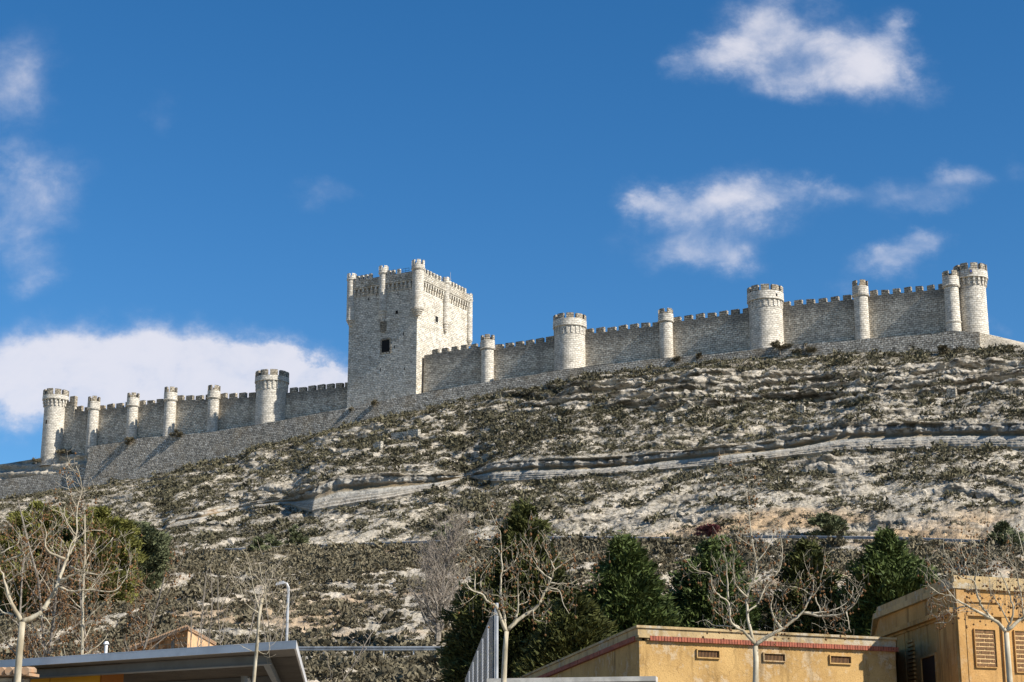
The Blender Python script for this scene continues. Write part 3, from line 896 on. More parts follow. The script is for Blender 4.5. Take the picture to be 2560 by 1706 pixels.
turret(B0 + e1 * .25 - e2 * .25, 14.6 * k_, 16.8 * k_, ksz(FL, 1045, 649), ksz(FL, 1045, 661), ksz(FL, 1045, 674), ksz(FL, 1045, 769), ksz(FL, 1045, 786), phase=va + .1, nm=6)
sM = FL.sz(959, 740)[0]
turret(FL.pt(sM, 0, .15), 10.6 * k_, 12.6 * k_, ksz(FL, 959, 664), ksz(FL, 959, 675), ksz(FL, 959, 685), ksz(FL, 959, 772), ksz(FL, 959, 802), phase=va + .5, nm=5)
turret(A0 - e2 * .0 + e1 * .45, 11.6 * k_, 12.6 * k_, ksz(FL, 884, 682), ksz(FL, 884, 692), ksz(FL, 884, 700), ksz(FL, 884, 796), ksz(FL, 884, 812), phase=va + .45, nm=5)
sR = FR.sz(1112, 760)[0]
turret(FR.pt(sR, 0, .25), 9.0 * k_, 9.8 * k_, ksz(FR, 1112, 692), ksz(FR, 1112, 702), ksz(FR, 1112, 711), ksz(FR, 1112, 806), ksz(FR, 1112, 830), phase=va + .5, nm=5)
turret(C0 - e2 * .1 + e1 * .1, 8.6 * k_, 9.3 * k_, ksz(FR, 1169, 732), ksz(FR, 1169, 742), ksz(FR, 1169, 752), ksz(FR, 1169, 848), ksz(FR, 1169, 863), phase=va + .5, nm=5)
turret(D0, 10 * k_, 11 * k_, zc + 2.4, zc + 1.4, zc + .4, zc - 6, zc - 8, nm=5)

def recess(fc, x0, y0, x1, y1, name='window', mat=None, depth=.5, frame=0.0, fmat=None):
    s0, z1 = fc.sz(x0, y0); s1, z0 = fc.sz(x1, y1)
    if frame:
        fb = MB()
        for (a, b, c, d) in ((s0 - frame, s0, z0 - frame, z1 + frame), (s1, s1 + frame, z0 - frame, z1 + frame), (s0, s1, z1, z1 + frame), (s0, s1, z0 - frame, z0)):
            fc.box(fb, a, b, c, d, -.05, .10)
        fo = fb.build(name + '_frame', fmat or M['crown'], keep)
    mb = MB(); fc.box(mb, s0 + .002, s1 - .002, z0 + .002, z1 - .002, -depth, .012)
    return mb.build(name, mat or M['dark'], keep)
recess(FL, 955, 852, 974, 879, frame=.35)
recess(FL, 989, 777, 995, 785)
recess(FR, 1087.5, 790, 1094.5, 808, frame=.12, fmat=M['tower'])
for x, y0, y1 in ((941, 731, 740), (995, 730, 739), (1009, 831, 839), (986, 864, 872), (951, 921, 929), (1011, 919, 926), (921, 746, 752)):
    recess(FL, x - 1.0, y0, x + 1.0, y1, 'arrow_slit', depth=.3)
# carved arms: plaque with a shield in relief
s0, z1 = FL.sz(951, 806); s1, z0 = FL.sz(966, 829)
mb = MB(); FL.box(mb, s0, s1, z0 + .5, z1, -.1, .10)
for i in range(3):
    for j in range(3):
        a = s0 + (s1 - s0) * (i + .15) / 3; b = s0 + (s1 - s0) * (i + .85) / 3
        FL.box(mb, a, b, z0 + .75 + (z1 - z0 - .8) * j / 3, z0 + .75 + (z1 - z0 - .8) * (j + .7) / 3, .1, .1 + .06 + .06 * ((i + j) % 2))
sm = (s0 + s1) / 2
FL.box(mb, s0 + .12, s1 - .12, z0 + .15, z0 + .497, -.1, .14); FL.box(mb, sm - .25, sm + .25, z0 - .15, z0 + .147, -.1, .12)
mb.build('coat_of_arms', M['crown'], keep)
# antenna and a railing on the roof
mb = MB(); p = FR.pt(FR.sz(1146, 735)[0], 0, -2.0)
za_ = zc - .5; ztop = at(1146, 681, p.y).z
mb.tube([(p.x, p.y, za_), (p.x, p.y, ztop)], [.07, .03], 6); mb.tube([(p.x - .25, p.y, ztop - 1.6), (p.x + .25, p.y, ztop - 1.6)], .03, 5)
mb.build('antenna', M['galv'], keep)
mb = MB(); a = FL.sz(1007, 683)[0]; b = FL.sz(1024, 681)[0]
for h in (.45, .95): mb.tube([FL.pt(a, zc + h, .2), FL.pt(b, zc + h, .2)], .035, 5)
for s in (a, (a + b) / 2, b): mb.tube([FL.pt(s, zc, .2), FL.pt(s, zc + 1.0, .2)], .03, 5)
mb.build('railing', M['iron'], keep)

# ------------------------------------------------------------------ retaining walls (each a thing)
def ribbon_wall(name, face, xs, tops, bots, thick, mat, label, cat='wall', below=1.2, holes=None):
    mb = MB()
    p = [face.sz(x, y) for x, y in zip(xs, tops)]; q = [face.sz(x, y) for x, y in zip(xs, bots)]
    for i in range(len(xs) - 1):
        face.slope(mb, p[i][0], p[i + 1][0] - .0, q[i][1] - below, q[i + 1][1] - below, p[i][1], p[i + 1][1], -thick, 0, .16)
    o_ = mb.build(name, mat, None, face.pt(p[0][0], p[0][1]))
    return tag(o_, label, cat)
xs = list(np.unique(np.concatenate([np.arange(224, 2449, 26), [2449]])))
wob = [0.9 * (random.random() - .5) * 2 for _ in xs]
ribbon_wall('retaining_wall', RW, xs, [ip(x, *ret_top) + w for x, w in zip(xs, wob)], [ip(x, *ret_bot) for x in xs], 1.6, M['retain'],
            'long grey rubble retaining wall running below the castle walls')
LW = RW.off(-.3)
lw = ribbon_wall('retaining_wall', LW, [-300, 16, 136, 223], [1240, 1198, 1183, 1164], [1300, 1251, 1231, 1219], 1.5, M['retain'],
            'lower grey stone wall with rows of square putlog holes at the far left')
hb = MB()
for x, y in ((84, 1199), (117, 1195), (145, 1193), (50, 1222), (84, 1218), (112, 1216), (145, 1213), (80, 1235), (112, 1232), (182, 1190), (180, 1210)):
    s, z = LW.sz(x, y); LW.box(hb, s - .16, s + .16, z - .2, z + .2, -.4, .012)
hb.build('putlog_hole', M['dark'], lw)['kind'] = 'stuff'
pc_ = RW.hit(2449, 850); pe_ = on_z(2590, 862.5, RW.hit(2449, 831).z)
EF = Face(V2(pc_) + RW.t * .002, V2(pe_))
zt_ = RW.hit(2449, 831).z
mb = MB(); EF.slope(mb, 0, EF.L, zt_ - 5.5, zt_ - 4.2, zt_, zt_ - .15, -1.5, 0)
tag(mb.build('retaining_wall', M['pale_rubble'], None, EF.pt(0, zt_)), 'sunlit pale end of the terrace wall at the right edge, below the end tower', 'wall')

# ruined stubs of wall on the slope
for (x0, x1, y0, y1, lab) in ((978, 1045, 1079, 1096, 'long low pale ruined wall on the slope below the keep'), (932, 951, 1106, 1121, 'small pale masonry stub on the slope left of the long ruined wall'),
                        (1378, 1396, 1042, 1057, 'pale ruined stone pier below the round tower beside the keep'), (1664, 1682, 1041, 1056, 'pale ruined stone pier on the slope below the rock ledges'),
                        (1990, 2010, 1013, 1030, 'rough square stone block on the dark scrub slope'), (2366, 2389, 970, 987, 'square stone pier highest on the slope at right')):
    b = terr((x0 + x1) / 2, y1); k = px_m((x0 + x1) / 2, y1, Face(V2(b), V2(b) + CW.t))
    fc = Face(V2(b) + CW.n * .8, V2(b) + CW.n * .8 + CW.t)
    s0, zt0 = fc.sz(x0, y0); s1, zb0 = fc.sz(x1, y1)
    mb = MB(); n = 5
    for i in range(n):
        a = s0 + (s1 - s0) * i / n; c = s0 + (s1 - s0) * (i + 1) / n
        fc.box(mb, a, c, zb0 - 1.5, zt0 + random.uniform(-.35, .1), -.9, random.uniform(-.04, .04))
    tag(mb.build('ruined_wall', M['pale_rubble'], None, fc.pt(s0, zb0)), lab, 'ruin', 'ruined masonry on the hillside')

# ------------------------------------------------------------------ guardrails
def guardrail(name, pts, label, every=4.0):
    P = [Vector(p) for p in pts]
    root = thing(name, tuple(P[0]), label, 'guardrail', 'roadside guardrails')
    mb = MB()
    prof = [(0.0, .45), (.05, .50), (.05, .56), (0.0, .60), (.05, .66), (.05, .72), (0, .78)]
    for a, b in zip(P[:-1], P[1:]):
        d = (b - a); t = Vector((d.x, d.y, 0)).normalized(); n = Vector((t.y, -t.x, 0))
        if n.y > 0: n = -n
        for (o0, z0), (o1, z1) in zip(prof[:-1], prof[1:]):
            mb.face([a + n * o0 + Vector((0, 0, z0)), b + n * o0 + Vector((0, 0, z0)), b + n * o1 + Vector((0, 0, z1)), a + n * o1 + Vector((0, 0, z1))])
    mb.build('rail', M['rail'], root)
    acc = 0; cnt = 0
    for a, b in zip(P[:-1], P[1:]):
        L = (b - a).length; acc += L
        if acc >= every and cnt < 95:
            acc = 0; cnt += 1
            t = Vector((b.x - a.x, b.y - a.y, 0)).normalized(); nn = Vector((-t.y, t.x, 0))
            q = MB(); c = b + nn * .06
            q.prism([(c.x - .05, c.y - .05), (c.x + .05, c.y - .05), (c.x + .05, c.y + .05), (c.x - .05, c.y + .05)], b.z - .5, b.z + .72)
            q.build('post', M['galv'], root)
    return root
def rail_pts(k, x0, x1, n, dz=0.05, f=.08):
    cs = np.linspace(x0, x1, n); c = controls(cs)
    return [tuple(c[k][m][i] * (1 - f) + c[k + 1][m][i] * f + (dz if m == 2 else 0) for m in range(3)) for i in range(n)]
guardrail('guardrail', rail_pts(3, 735, 1145, 12, .02), 'galvanised guardrail along the lower road behind the grey canopy', 2.0)
guardrail('guardrail', rail_pts(5, 530, 2700, 60, -.18), 'long guardrail along the upper road half hidden by brush', 2.0)

# ------------------------------------------------------------------ trees
def conifer(name, base, H, R, mat, label, profile, n=520, leaf=.17, seed=0, group=None, cat='tree', per=70, cl_=.42, droop=0.15):
    root = thing(name, base, label, cat, group)
    b = np.array(base)
    tb = MB(); tb.tube([Vector(base) - Vector((0, 0, .3)), Vector(base) + Vector((0, 0, H * .5)), Vector(base) + Vector((0, 0, H * .96))], [R * .07 + .06, R * .05 + .03, .02], 7)
    tb.build('trunk', M['greybark'], root)
    t = rng.uniform(max(0.0, (1730 - project(b)[1]) / min(-1, project(b + np.array([0, 0, H]))[1] - project(b)[1])), 1, n * 3)
    pr = ip(t, profile[0], profile[1])
    keep_ = rng.uniform(0, 1, n * 3) < (pr / max(profile[1])) ** 1.1 + .06
    t = t[keep_][:n]; pr = pr[keep_][:n]; n = len(t)
    a = rng.uniform(0, 2 * pi, n)
    lump = 0.58 + .84 * fbm(np.cos(a) * 1.9 + 5, np.sin(a) * 1.9, t * H * .8, 3, 200 + seed)
    per_b = 6; nb_ = max(1, n // per_b); ib = rng.integers(0, n, nb_)
    t = np.repeat(t[ib], per_b); pr = np.repeat(pr[ib], per_b); a = np.repeat(a[ib], per_b) + rng.normal(size=nb_ * per_b) * .10; lump = np.repeat(lump[ib], per_b); n = len(t)
    fr_ = np.tile(np.linspace(.28, 1.0, per_b), nb_) + rng.normal(size=n) * .05
    r = R * pr * lump * fr_ * 1.05
    C = np.stack([np.cos(a) * r, np.sin(a) * r, t * H + rng.normal(size=n) * .06 - .05 * r + .06 * r * fr_], -1) + b
    outd = np.stack([np.cos(a), np.sin(a), np.full(n, .55)], -1)
    # sprays in each clump
    cc = np.repeat(C, per, 0) + rng.normal(size=(n * per, 3)) * np.array([cl_, cl_, cl_ * .8]) * np.repeat((.45 + .5 * pr / max(profile[1])) * (1.25 - .6 * fr_), per)[:, None] * .62
    dd = np.repeat(outd, per, 0) + rng.normal(size=(n * per, 3)) * .5
    L = rng.uniform(.6, 1.5, n * per) * leaf; W = L * rng.uniform(.28, .5, n * per)
    tint = np.clip(np.repeat(rng.uniform(.1, .8, n), per) * .6 + rng.uniform(0, .5, n * per), 0, 1)
    V, tri, tn = leaf_tris(cc, dd, L, W, tint)
    np_mesh('crown', V, tri, mat, root, base, {'tint': tn})
    return root

CONE = ([0, .05, .18, .35, .6, .85, 1.0], [.55, .85, 1.0, .88, .58, .24, .03])
COLM = ([0, .05, .25, .5, .75, .92, 1.0], [.6, .9, 1.0, .95, .75, .4, .05])
BUSH = ([0, .1, .35, .65, .88, 1.0], [.75, .95, 1.0, .85, .5, .1])
def outline(pairs, ybot, ytop):
    """(y, halfwidth) pairs in photo pixels from the top down -> height profile"""
    R = max(w for _, w in pairs)
    pr_ = sorted(((ybot - y) / (ybot - ytop), w / R) for y, w in pairs)
    return ([p[0] for p in pr_], [p[1] for p in pr_]), R
def conif_at(px, pairs, D, mat, label, name='cypress_tree', **kw):
    seed_ = kw.get('seed'); ytop = pairs[0][0]; p = at(px, ytop, D); H = p.z
    yb = project(np.array([p.x, D, 0.0]))[1]
    prof, R = outline(pairs, yb, ytop)
    return conifer(name, (p.x, D, 0.0), H, R * D / F * (1.2 if seed_ in (1, 2, 14) else .94), mat, label, prof, **kw)
def hill_tree(px, pairs, ybot, mat, label, name='evergreen_tree', **kw):
    b = terr(px, ybot); D = b.y; ytop = pairs[0][0]
    prof, R = outline(pairs + [(ybot, pairs[-1][1] * .6)], ybot, ytop)
    return conifer(name, tuple(b), at(px, ytop, D).z - b.z, R * D / F * 1.30, mat, label, prof, **kw)
GC = 'cypresses behind the yellow building'
conif_at(1312, [(1268, 4), (1300, 24), (1350, 40), (1400, 58), (1450, 80), (1500, 100), (1550, 120), (1620, 134), (1706, 138)], 62, M['conifer'], 'tallest dark cypress with narrow pointed top behind the bare tree and fence', n=2200, seed=1, group=GC)
conif_at(1430, [(1495, 5), (1530, 30), (1580, 56), (1640, 78), (1706, 88)], 58, M['conifer'], 'olive cypress filling the gap right of the tallest cypress', n=1300, seed=2, group=GC)
conif_at(1226, [(1530, 5), (1570, 30), (1630, 50), (1706, 60)], 66, M['conifer'], 'shaded cypress just behind the wire mesh fence', n=600, seed=14, group=GC)
conif_at(1557, [(1350, 4), (1380, 24), (1412, 44), (1463, 66), (1508, 84), (1540, 98), (1580, 108)], 60, M['conifer_green'], 'broad green cone shaped cypress above the corner of the low building', n=1700, seed=3, group=GC)
conif_at(1768, [(1354, 4), (1380, 20), (1410, 34), (1450, 58), (1500, 80), (1560, 98)], 64, M['conifer_green'], 'dark cypress with a forked top behind the left limbs of the middle plane tree', n=1400, seed=4, group=GC)
conif_at(1800, [(1352, 4), (1380, 16), (1420, 34), (1480, 50), (1560, 60)], 66, M['conifer_green'], 'narrow dark cypress touching the forked one, just left of the plane tree leader', n=600, seed=15, group=GC)
conif_at(2012, [(1354, 4), (1385, 26), (1418, 42), (1478, 66), (1538, 92), (1590, 100)], 64, M['conifer'], 'slim olive cypress behind the right limbs of the middle plane tree', n=1500, seed=5, group=GC)
conif_at(2218, [(1336, 4), (1362, 20), (1389, 38), (1424, 66), (1450, 92), (1490, 92), (1590, 92)], 62, M['conifer_green'], 'broad cypress beside the tall ochre building', n=1600, seed=6, group=GC)
GL = 'evergreens behind the left plane tree'
hill_tree(85, [(1262, 8), (1280, 36), (1320, 60), (1370, 72), (1430, 76), (1500, 66)], 1530, M['conifer_yel'], 'yellow green evergreen at far left with a rounded top', n=1100, seed=7, group=GL, leaf=.38, cl_=.8)
hill_tree(165, [(1300, 10), (1330, 40), (1380, 70), (1440, 84), (1500, 80)], 1535, M['conifer'], 'dark evergreen in the middle of the left clump', n=1000, seed=8, group=GL, leaf=.38, cl_=.8)
hill_tree(240, [(1276, 10), (1300, 40), (1340, 62), (1400, 72), (1470, 66)], 1525, M['conifer_yel'], 'yellow green evergreen seen through brown seed balls', n=1000, seed=9, group=GL, leaf=.38, cl_=.8)
hill_tree(340, [(1312, 12), (1330, 36), (1360, 50), (1400, 56), (1440, 46)], 1478, M['conifer_pale'], 'pale grey green juniper at the right of the left clump', 'juniper_tree', n=800, seed=10, leaf=.38, cl_=.7)

def hill_conifer(px, ytop, ybot, wpx, mat, label, name, prof, **kw):
    b = terr(px, ybot); D = b.y
    H = at(px, ytop, D).z - b.z; R = wpx / 2 * D / F
    return conifer(name, tuple(b), H, R, mat, label, prof, **kw)
GS = 'small conifers beside the upper road'
hill_conifer(648, 1342, 1376, 40, M['conifer_pale'], 'leftmost of three small conifers by the upper road', 'small_conifer', CONE, n=60, per=40, leaf=.35, group=GS)
hill_conifer(684, 1330, 1372, 34, M['conifer_pale'], 'middle slim conifer of three by the upper road', 'small_conifer', COLM, n=60, per=40, leaf=.35, group=GS)
hill_conifer(739, 1316, 1368, 62, M['conifer_pale'], 'rightmost and widest of three small conifers by the upper road', 'small_conifer', CONE, n=90, per=40, leaf=.35, group=GS)
hill_conifer(1112, 1292, 1352, 62, M['conifer_pale'], 'thin spiky conifer rising behind the grey bare tree', 'small_conifer', CONE, n=60, per=34, leaf=.35, group=GS)
hill_conifer(2075, 1281, 1348, 88, M['conifer_pale'], 'rounded grey green bush on the orange bank by the upper road', 'round_bush', BUSH, n=220, per=44, leaf=.36, cat='bush')
hill_conifer(2515, 1305, 1368, 80, M['conifer_pale'], 'loose grey green bush by the upper road at the right edge', 'round_bush', CONE, n=120, per=34, leaf=.36, cat='bush')
hill_conifer(1767, 1303, 1352, 62, M['redbush'], 'dark red leafless bush beside the upper road', 'red_bush', BUSH, n=110, per=40, leaf=.3, cat='bush')
hill_conifer(2360, 864, 886, 22, M['scrubgrey'], 'brown round bush at the foot of the wall below the right end tower', 'wall_bush', BUSH, n=34, per=34, leaf=.4, cat='bush', group='bushes along the castle wall')
hill_conifer(2398, 868, 884, 20, M['scrubgrey'], 'small brown bush just right of the round bush under the terrace wall', 'wall_bush', BUSH, n=26, per=34, leaf=.4, cat='bush', group='bushes along the castle wall')
for px, y, w, lab in ((1950, 880, 66, 'wide rusty brown bush at the foot of the broad sunlit tower'), (2012, 878, 54, 'rusty brown bush right of the broad sunlit tower'),
                 (1688, 903, 26, 'small brown bush at the foot of the slender turret'), (1748, 890, 18, 'tiny brown bush growing on the terrace wall'),
                 (880, 1020, 18, 'small brown bush on the wall top below the keep, left one'), (938, 1008, 16, 'small brown bush on the wall top below the keep, right one'),
                 (325, 1104, 30, 'dark low bush on the wall top at the left end'), (440, 1089, 34, 'rusty low bush on the wall top between left turrets'),
                 (165, 1131, 40, 'brown bush on the rocks beside the left end tower'), (90, 1150, 20, 'dark bush on the rim left of the end tower')):
    fcx = RW.off(.3)
    b = fcx.hit(px, y + 3) if px > 230 else CW.off(1.2 if px > 100 else 4.2).hit(px, y + 6)
    R = w / 2 * b.y / F
    conifer('wall_bush', tuple(b), R * .85, R, M['rust'] if 'rust' in lab and 'rust' in M else M['scrubgrey'], lab, BUSH, n=max(14, int(w * .9)), per=30, leaf=.38, cat='bush', group='bushes along the castle wall', cl_=.4)

def wander(p, d, L, r, n=5, up=.12, wig=.22):
    pts = [Vector(p)]; d = Vector(d).normalized(); rad = [r]
    for i in range(n):
        d = (d + Vector((random.gauss(0, wig), random.gauss(0, wig), random.gauss(0, wig) + up))).normalized()
        pts.append(pts[-1] + d * (L / n)); rad.append(r * (1 - .72 * (i + 1) / n))
    return pts, rad

def twigs_on(mb, balls, pts, rad, spacing, L, depth, rmin, ballp=0.0, up=.12, start=.15, out=.9, hang=.16):
    acc = 0
    tot = sum((pts[i + 1] - pts[i]).length for i in range(len(pts) - 1)); run = 0
    for i in range(len(pts) - 1):
        seg = pts[i + 1] - pts[i]; l = seg.length
        if l < 1e-6: continue
        d = seg.normalized(); acc += l; run += l
        if run < tot * start: continue
        while acc > spacing:
            acc -= spacing * random.uniform(.7, 1.3)
            p = pts[i] + seg * random.random()
            side = Vector((random.gauss(0, 1), random.gauss(0, 1), random.gauss(0, 1))); side = (side - d * side.dot(d)).normalized()
            nd = d * .55 + side * out + Vector((0, 0, .15))
            ll = L * random.uniform(.4, 1.35); r0 = min(max(rmin, rad[i] * .5), rmin * 1.9)
            q, rr = wander(p, nd, ll, r0, 4, up)
            mb.tube(q, [max(x, rmin * .7) for x in rr], 3, cap=False)
            if depth > 1: twigs_on(mb, balls, q, rr, spacing * .6, L * .5, depth - 1, rmin, ballp, up, .2, out, hang)
            elif balls is not None and random.random() < ballp:
                for _ in range(random.choice((1, 1, 2))):
                    e = q[-1] if random.random() < .7 else q[-2]; h = hang * random.uniform(.4, 1.5)
                    mb.tube([e, e - Vector((random.gauss(0, .01), 0, h))], rmin * .45, 3, cap=False)
                    balls.ball(e - Vector((0, 0, h + .012)), random.uniform(.017, .026) * balls.k)

def crom(P, i, t):
    a, b = P[i], P[i + 1]; p0 = P[i - 1] if i > 0 else a * 2 - b; p3 = P[i + 2] if i + 2 < len(P) else b * 2 - a
    return .5 * ((2 * a) + (b - p0) * t + (2 * p0 - 5 * a + 4 * b - p3) * t * t + (3 * a - p0 - 3 * b + p3) * t ** 3)

def traced_tree(name, D, trunk, r0, limbs, label, group=None, bark='planebark', sp=.135, L=.38, depth=2, ballp=.7, zoom=None, rl=.55, rmin=.0032, depthvar=.35, spread=None):
    """trunk and main limbs from their outline; depth of every limb is spread around the trunk"""
    cv = (lambda p: p) if zoom is None else (lambda p: (zoom[0] + p[0] * zoom[2], zoom[1] + p[1] * zoom[2]))
    tr = [cv(p) for p in trunk]
    tp = [at(x, y, D) for x, y in tr]
    base = Vector((tp[0].x, D, 0)); 
    root = thing(name, tuple(base), label, 'tree', group)
    tb = MB(); balls = MB(); balls.k = D / 30.0; tw_ = MB()
    pts = [base + Vector((0, 0, -.2))] + tp
    tb.tube(pts, [r0 * 1.25] + [r0 * (1 - .22 * i / len(tp)) for i in range(len(tp))], 9)
    for li, lm in enumerate(limbs):
        w, lm = lm[0], lm[1:]
        sgn = random.uniform(-1, 1) * depthvar
        P = [cv(p) for p in lm]; out = []; arc = 0
        st = 0.0
        if li in (spread or {}): st = spread[li]
        for i, (x, y) in enumerate(P):
            if i: arc += math.hypot(x - P[i - 1][0], y - P[i - 1][1]) * D / F
            out.append(at(x, y, D + st + sgn * arc * .8))
        # refine with small wiggles
        fin = []
        for i in range(len(out) - 1):
            for t in (0, .25, .5, .75):
                q = crom(out, i, t)
                if t: q += Vector((random.gauss(0, .006), random.gauss(0, .008), random.gauss(0, .006)))
                fin.append(q)
        fin.append(out[-1])
        m = len(fin); rr = [max(.0055, r0 * w * (1 - i / (m - 1)) ** 1.0) for i in range(m)]
        tb.tube(fin, rr, 7)
        twigs_on(tw_, balls if ballp > 0 else None, fin, rr, sp, L, depth, rmin, ballp, start=.22)
    tb.build('trunk', M[bark], root, smooth=True)
    tw_.build('crown', M['planetwig'], root)
    if balls.v: 
        b_ = balls.build('seed_ball', M['seed'], root); b_['kind'] = 'stuff'
    return root

Z3 = (1140, 1240, .2975); Z4 = (1860, 1240, .2975); Z1 = (0, 1240, .2975)
GP = 'bare pruned plane trees in the foreground'
traced_tree('plane_tree', 32, [(400, 1566), (412, 1300), (425, 1140)], .050, [
    (.72, (425, 1140), (380, 1040), (335, 930), (270, 890), (210, 820), (130, 790), (50, 690), (0, 640)),
    (.55, (425, 1140), (405, 1000), (380, 880), (375, 780), (385, 640), (380, 500), (375, 330), (330, 230), (280, 110), (255, 20)),
    (.5, (430, 1130), (490, 1050), (520, 950), (520, 800), (525, 650), (590, 630)),
    (.72, (440, 1120), (540, 1030), (690, 920), (740, 820), (800, 700), (830, 620), (950, 540), (1050, 480), (1110, 500)),
    (.34, (800, 700), (700, 620), (640, 480), (540, 350)), (.3, (830, 620), (790, 530), (740, 430), (740, 370)),
    (.3, (790, 730), (930, 740), (1060, 690), (1140, 680)), (.26, (520, 920), (600, 890), (615, 830)),
    (.3, (210, 770), (210, 680), (250, 620), (300, 540)), (.26, (820, 560), (880, 470), (900, 440)), (.28, (780, 770), (870, 800), (900, 900), (950, 990)),
    (.3, (160, 800), (160, 650), (150, 520)), (.26, (370, 500), (340, 440), (230, 420), (120, 380)), (.26, (650, 960), (660, 1040), (720, 1050), (725, 980)),
    (.28, (380, 640), (470, 590), (520, 480), (500, 400))],
    'bare pale plane tree with upswept limbs in front of the tall cypress', GP, zoom=Z3)
traced_tree('plane_tree', 30, [(97, 1566), (100, 1400), (95, 1262)], .050, [
    (.7, (95, 1262), (200, 1180), (320, 1120), (420, 1040), (500, 970), (560, 850), (582, 780), (580, 700), (555, 660)),
    (.42, (490, 985), (660, 1010), (800, 1000), (900, 940), (970, 840), (1000, 800)), (.36, (480, 985), (600, 985), (720, 970), (830, 920), (900, 850), (915, 760)),
    (.5, (320, 1120), (270, 1060), (225, 930), (240, 870), (250, 800)),
    (.6, (95, 1262), (60, 1150), (30, 1000), (25, 850), (90, 680), (105, 560), (60, 330), (40, 100), (0, -120), (-30, -250)),
    (.55, (85, 1240), (-10, 1130), (-60, 1110), (-130, 1050), (-230, 980), (-310, 830)), 
    (.45, (-40, 1110), (-110, 1060), (-130, 900), (-200, 850), (-270, 760), (-290, 650), (-390, 630), (-440, 600)),
    (.36, (-130, 870), (-140, 700), (-150, 550), (-170, 450)), (.3, (-90, 1100), (-240, 1090), (-330, 1040)),
    (.34, (25, 850), (-60, 760), (-90, 640), (-80, 500), (-120, 380)), (.3, (30, 980), (120, 900), (180, 760), (300, 620), (320, 420), (300, 280)),
    (.26, (560, 850), (640, 760), (650, 680), (670, 600)), (.26, (600, 850), (640, 960), (690, 1100), (700, 1160)), (.24, (560, 830), (480, 780), (380, 760)),
    (.26, (450, 1020), (370, 980), (330, 900), (320, 820)), (.26, (860, 970), (880, 1080), (900, 1150)), (.25, (105, 560), (200, 440), (240, 340))],
    'bare plane tree with wide drooping right limbs in front of the low yellow building', GP, zoom=Z4)
traced_tree('plane_tree', 27, [(2235, 1566), (2218, 1350), (2205, 1150)], .044, [
    (.7, (2200, 1140), (2110, 1050), (1980, 980), (1850, 910), (1760, 850), (1690, 760), (1600, 660)),
    (.3, (1750, 840), (1640, 820), (1540, 740)), (.5, (2110, 1050), (2010, 950), (1970, 860), (1935, 720), (1840, 690), (1760, 620), (1700, 500), (1670, 400)),
    (.34, (1935, 720), (1960, 600), (1960, 450), (1900, 350)), (.7, (2210, 1130), (2350, 1020), (2480, 930), (2600, 760)),
    (.4, (2210, 1120), (2260, 1000), (2240, 850), (2180, 700), (2120, 600), (2060, 500), (2060, 380)), (.35, (2350, 1020), (2330, 860), (2290, 640), (2220, 520), (2230, 420)),
    (.3, (1870, 920), (1770, 960), (1720, 1060), (1600, 1070)), (.3, (2400, 990), (2420, 800), (2380, 600), (2300, 300)), (.26, (1840, 690), (1860, 560), (1820, 420), (1850, 260)),
    (.28, (2230, 1080), (2130, 900), (2080, 820), (2060, 700))],
    'bare plane tree full of dark seed balls before the tall ochre building', GP, zoom=Z4, ballp=.95)
traced_tree('plane_tree', 26, [(140, 1640), (165, 1300), (188, 1060)], .052, [
    (.7, (175, 1050), (110, 930), (60, 800), (30, 680), (0, 600), (-30, 480)), (.4, (110, 1000), (30, 980), (0, 950), (-60, 880)),
    (.8, (188, 1055), (320, 1000), (400, 900), (460, 800), (500, 690), (550, 550), (590, 480), (640, 330), (650, 100), (690, -60), (640, -250)),
    (.4, (510, 710), (600, 670), (700, 620), (770, 540), (850, 460), (950, 350)), (.36, (490, 760), (600, 800), (760, 790), (960, 800), (1050, 700), (1090, 580), (1100, 480)),
    (.4, (550, 530), (420, 480), (380, 400), (380, 280), (330, 200)), (.3, (590, 590), (700, 640), (870, 660), (1030, 620)),
    (.3, (20, 560), (190, 490), (300, 380), (340, 330)), (.26, (0, 490), (80, 440), (150, 400), (160, 300)), (.3, (50, 740), (150, 660), (260, 600), (240, 480)),
    (.25, (330, 1000), (420, 1080), (380, 1150), (240, 1170)), (.3, (560, 520), (600, 400), (720, 300), (860, 290)), (.26, (640, 330), (560, 220), (540, 100))],
    'large bare plane tree with forked limbs at the left edge', GP, zoom=Z1, depthvar=.3)
traced_tree('thin_tree', 28, [(2125, 1640), (2160, 1250), (2180, 1000), (2205, 860)], .028, [
    (.7, (2205, 860), (2230, 780), (2200, 700), (2180, 560)), (.5, (2190, 930), (2260, 880), (2330, 760), (2380, 640)), (.5, (2185, 960), (2140, 820), (2120, 700), (2090, 600)),
    (.4, (2200, 880), (2280, 720), (2290, 580)), (.34, (2150, 1290), (2230, 1330), (2270, 1290)), (.4, (2180, 990), (2060, 900), (2020, 760)), (.4, (2165, 1150), (2300, 1110), (2420, 900)), (.35, (2160, 1320), (2090, 1290))],
    'slim bare sapling with pale trunk rising in front of the grey canopy', None, zoom=Z1, ballp=0, L=.5)

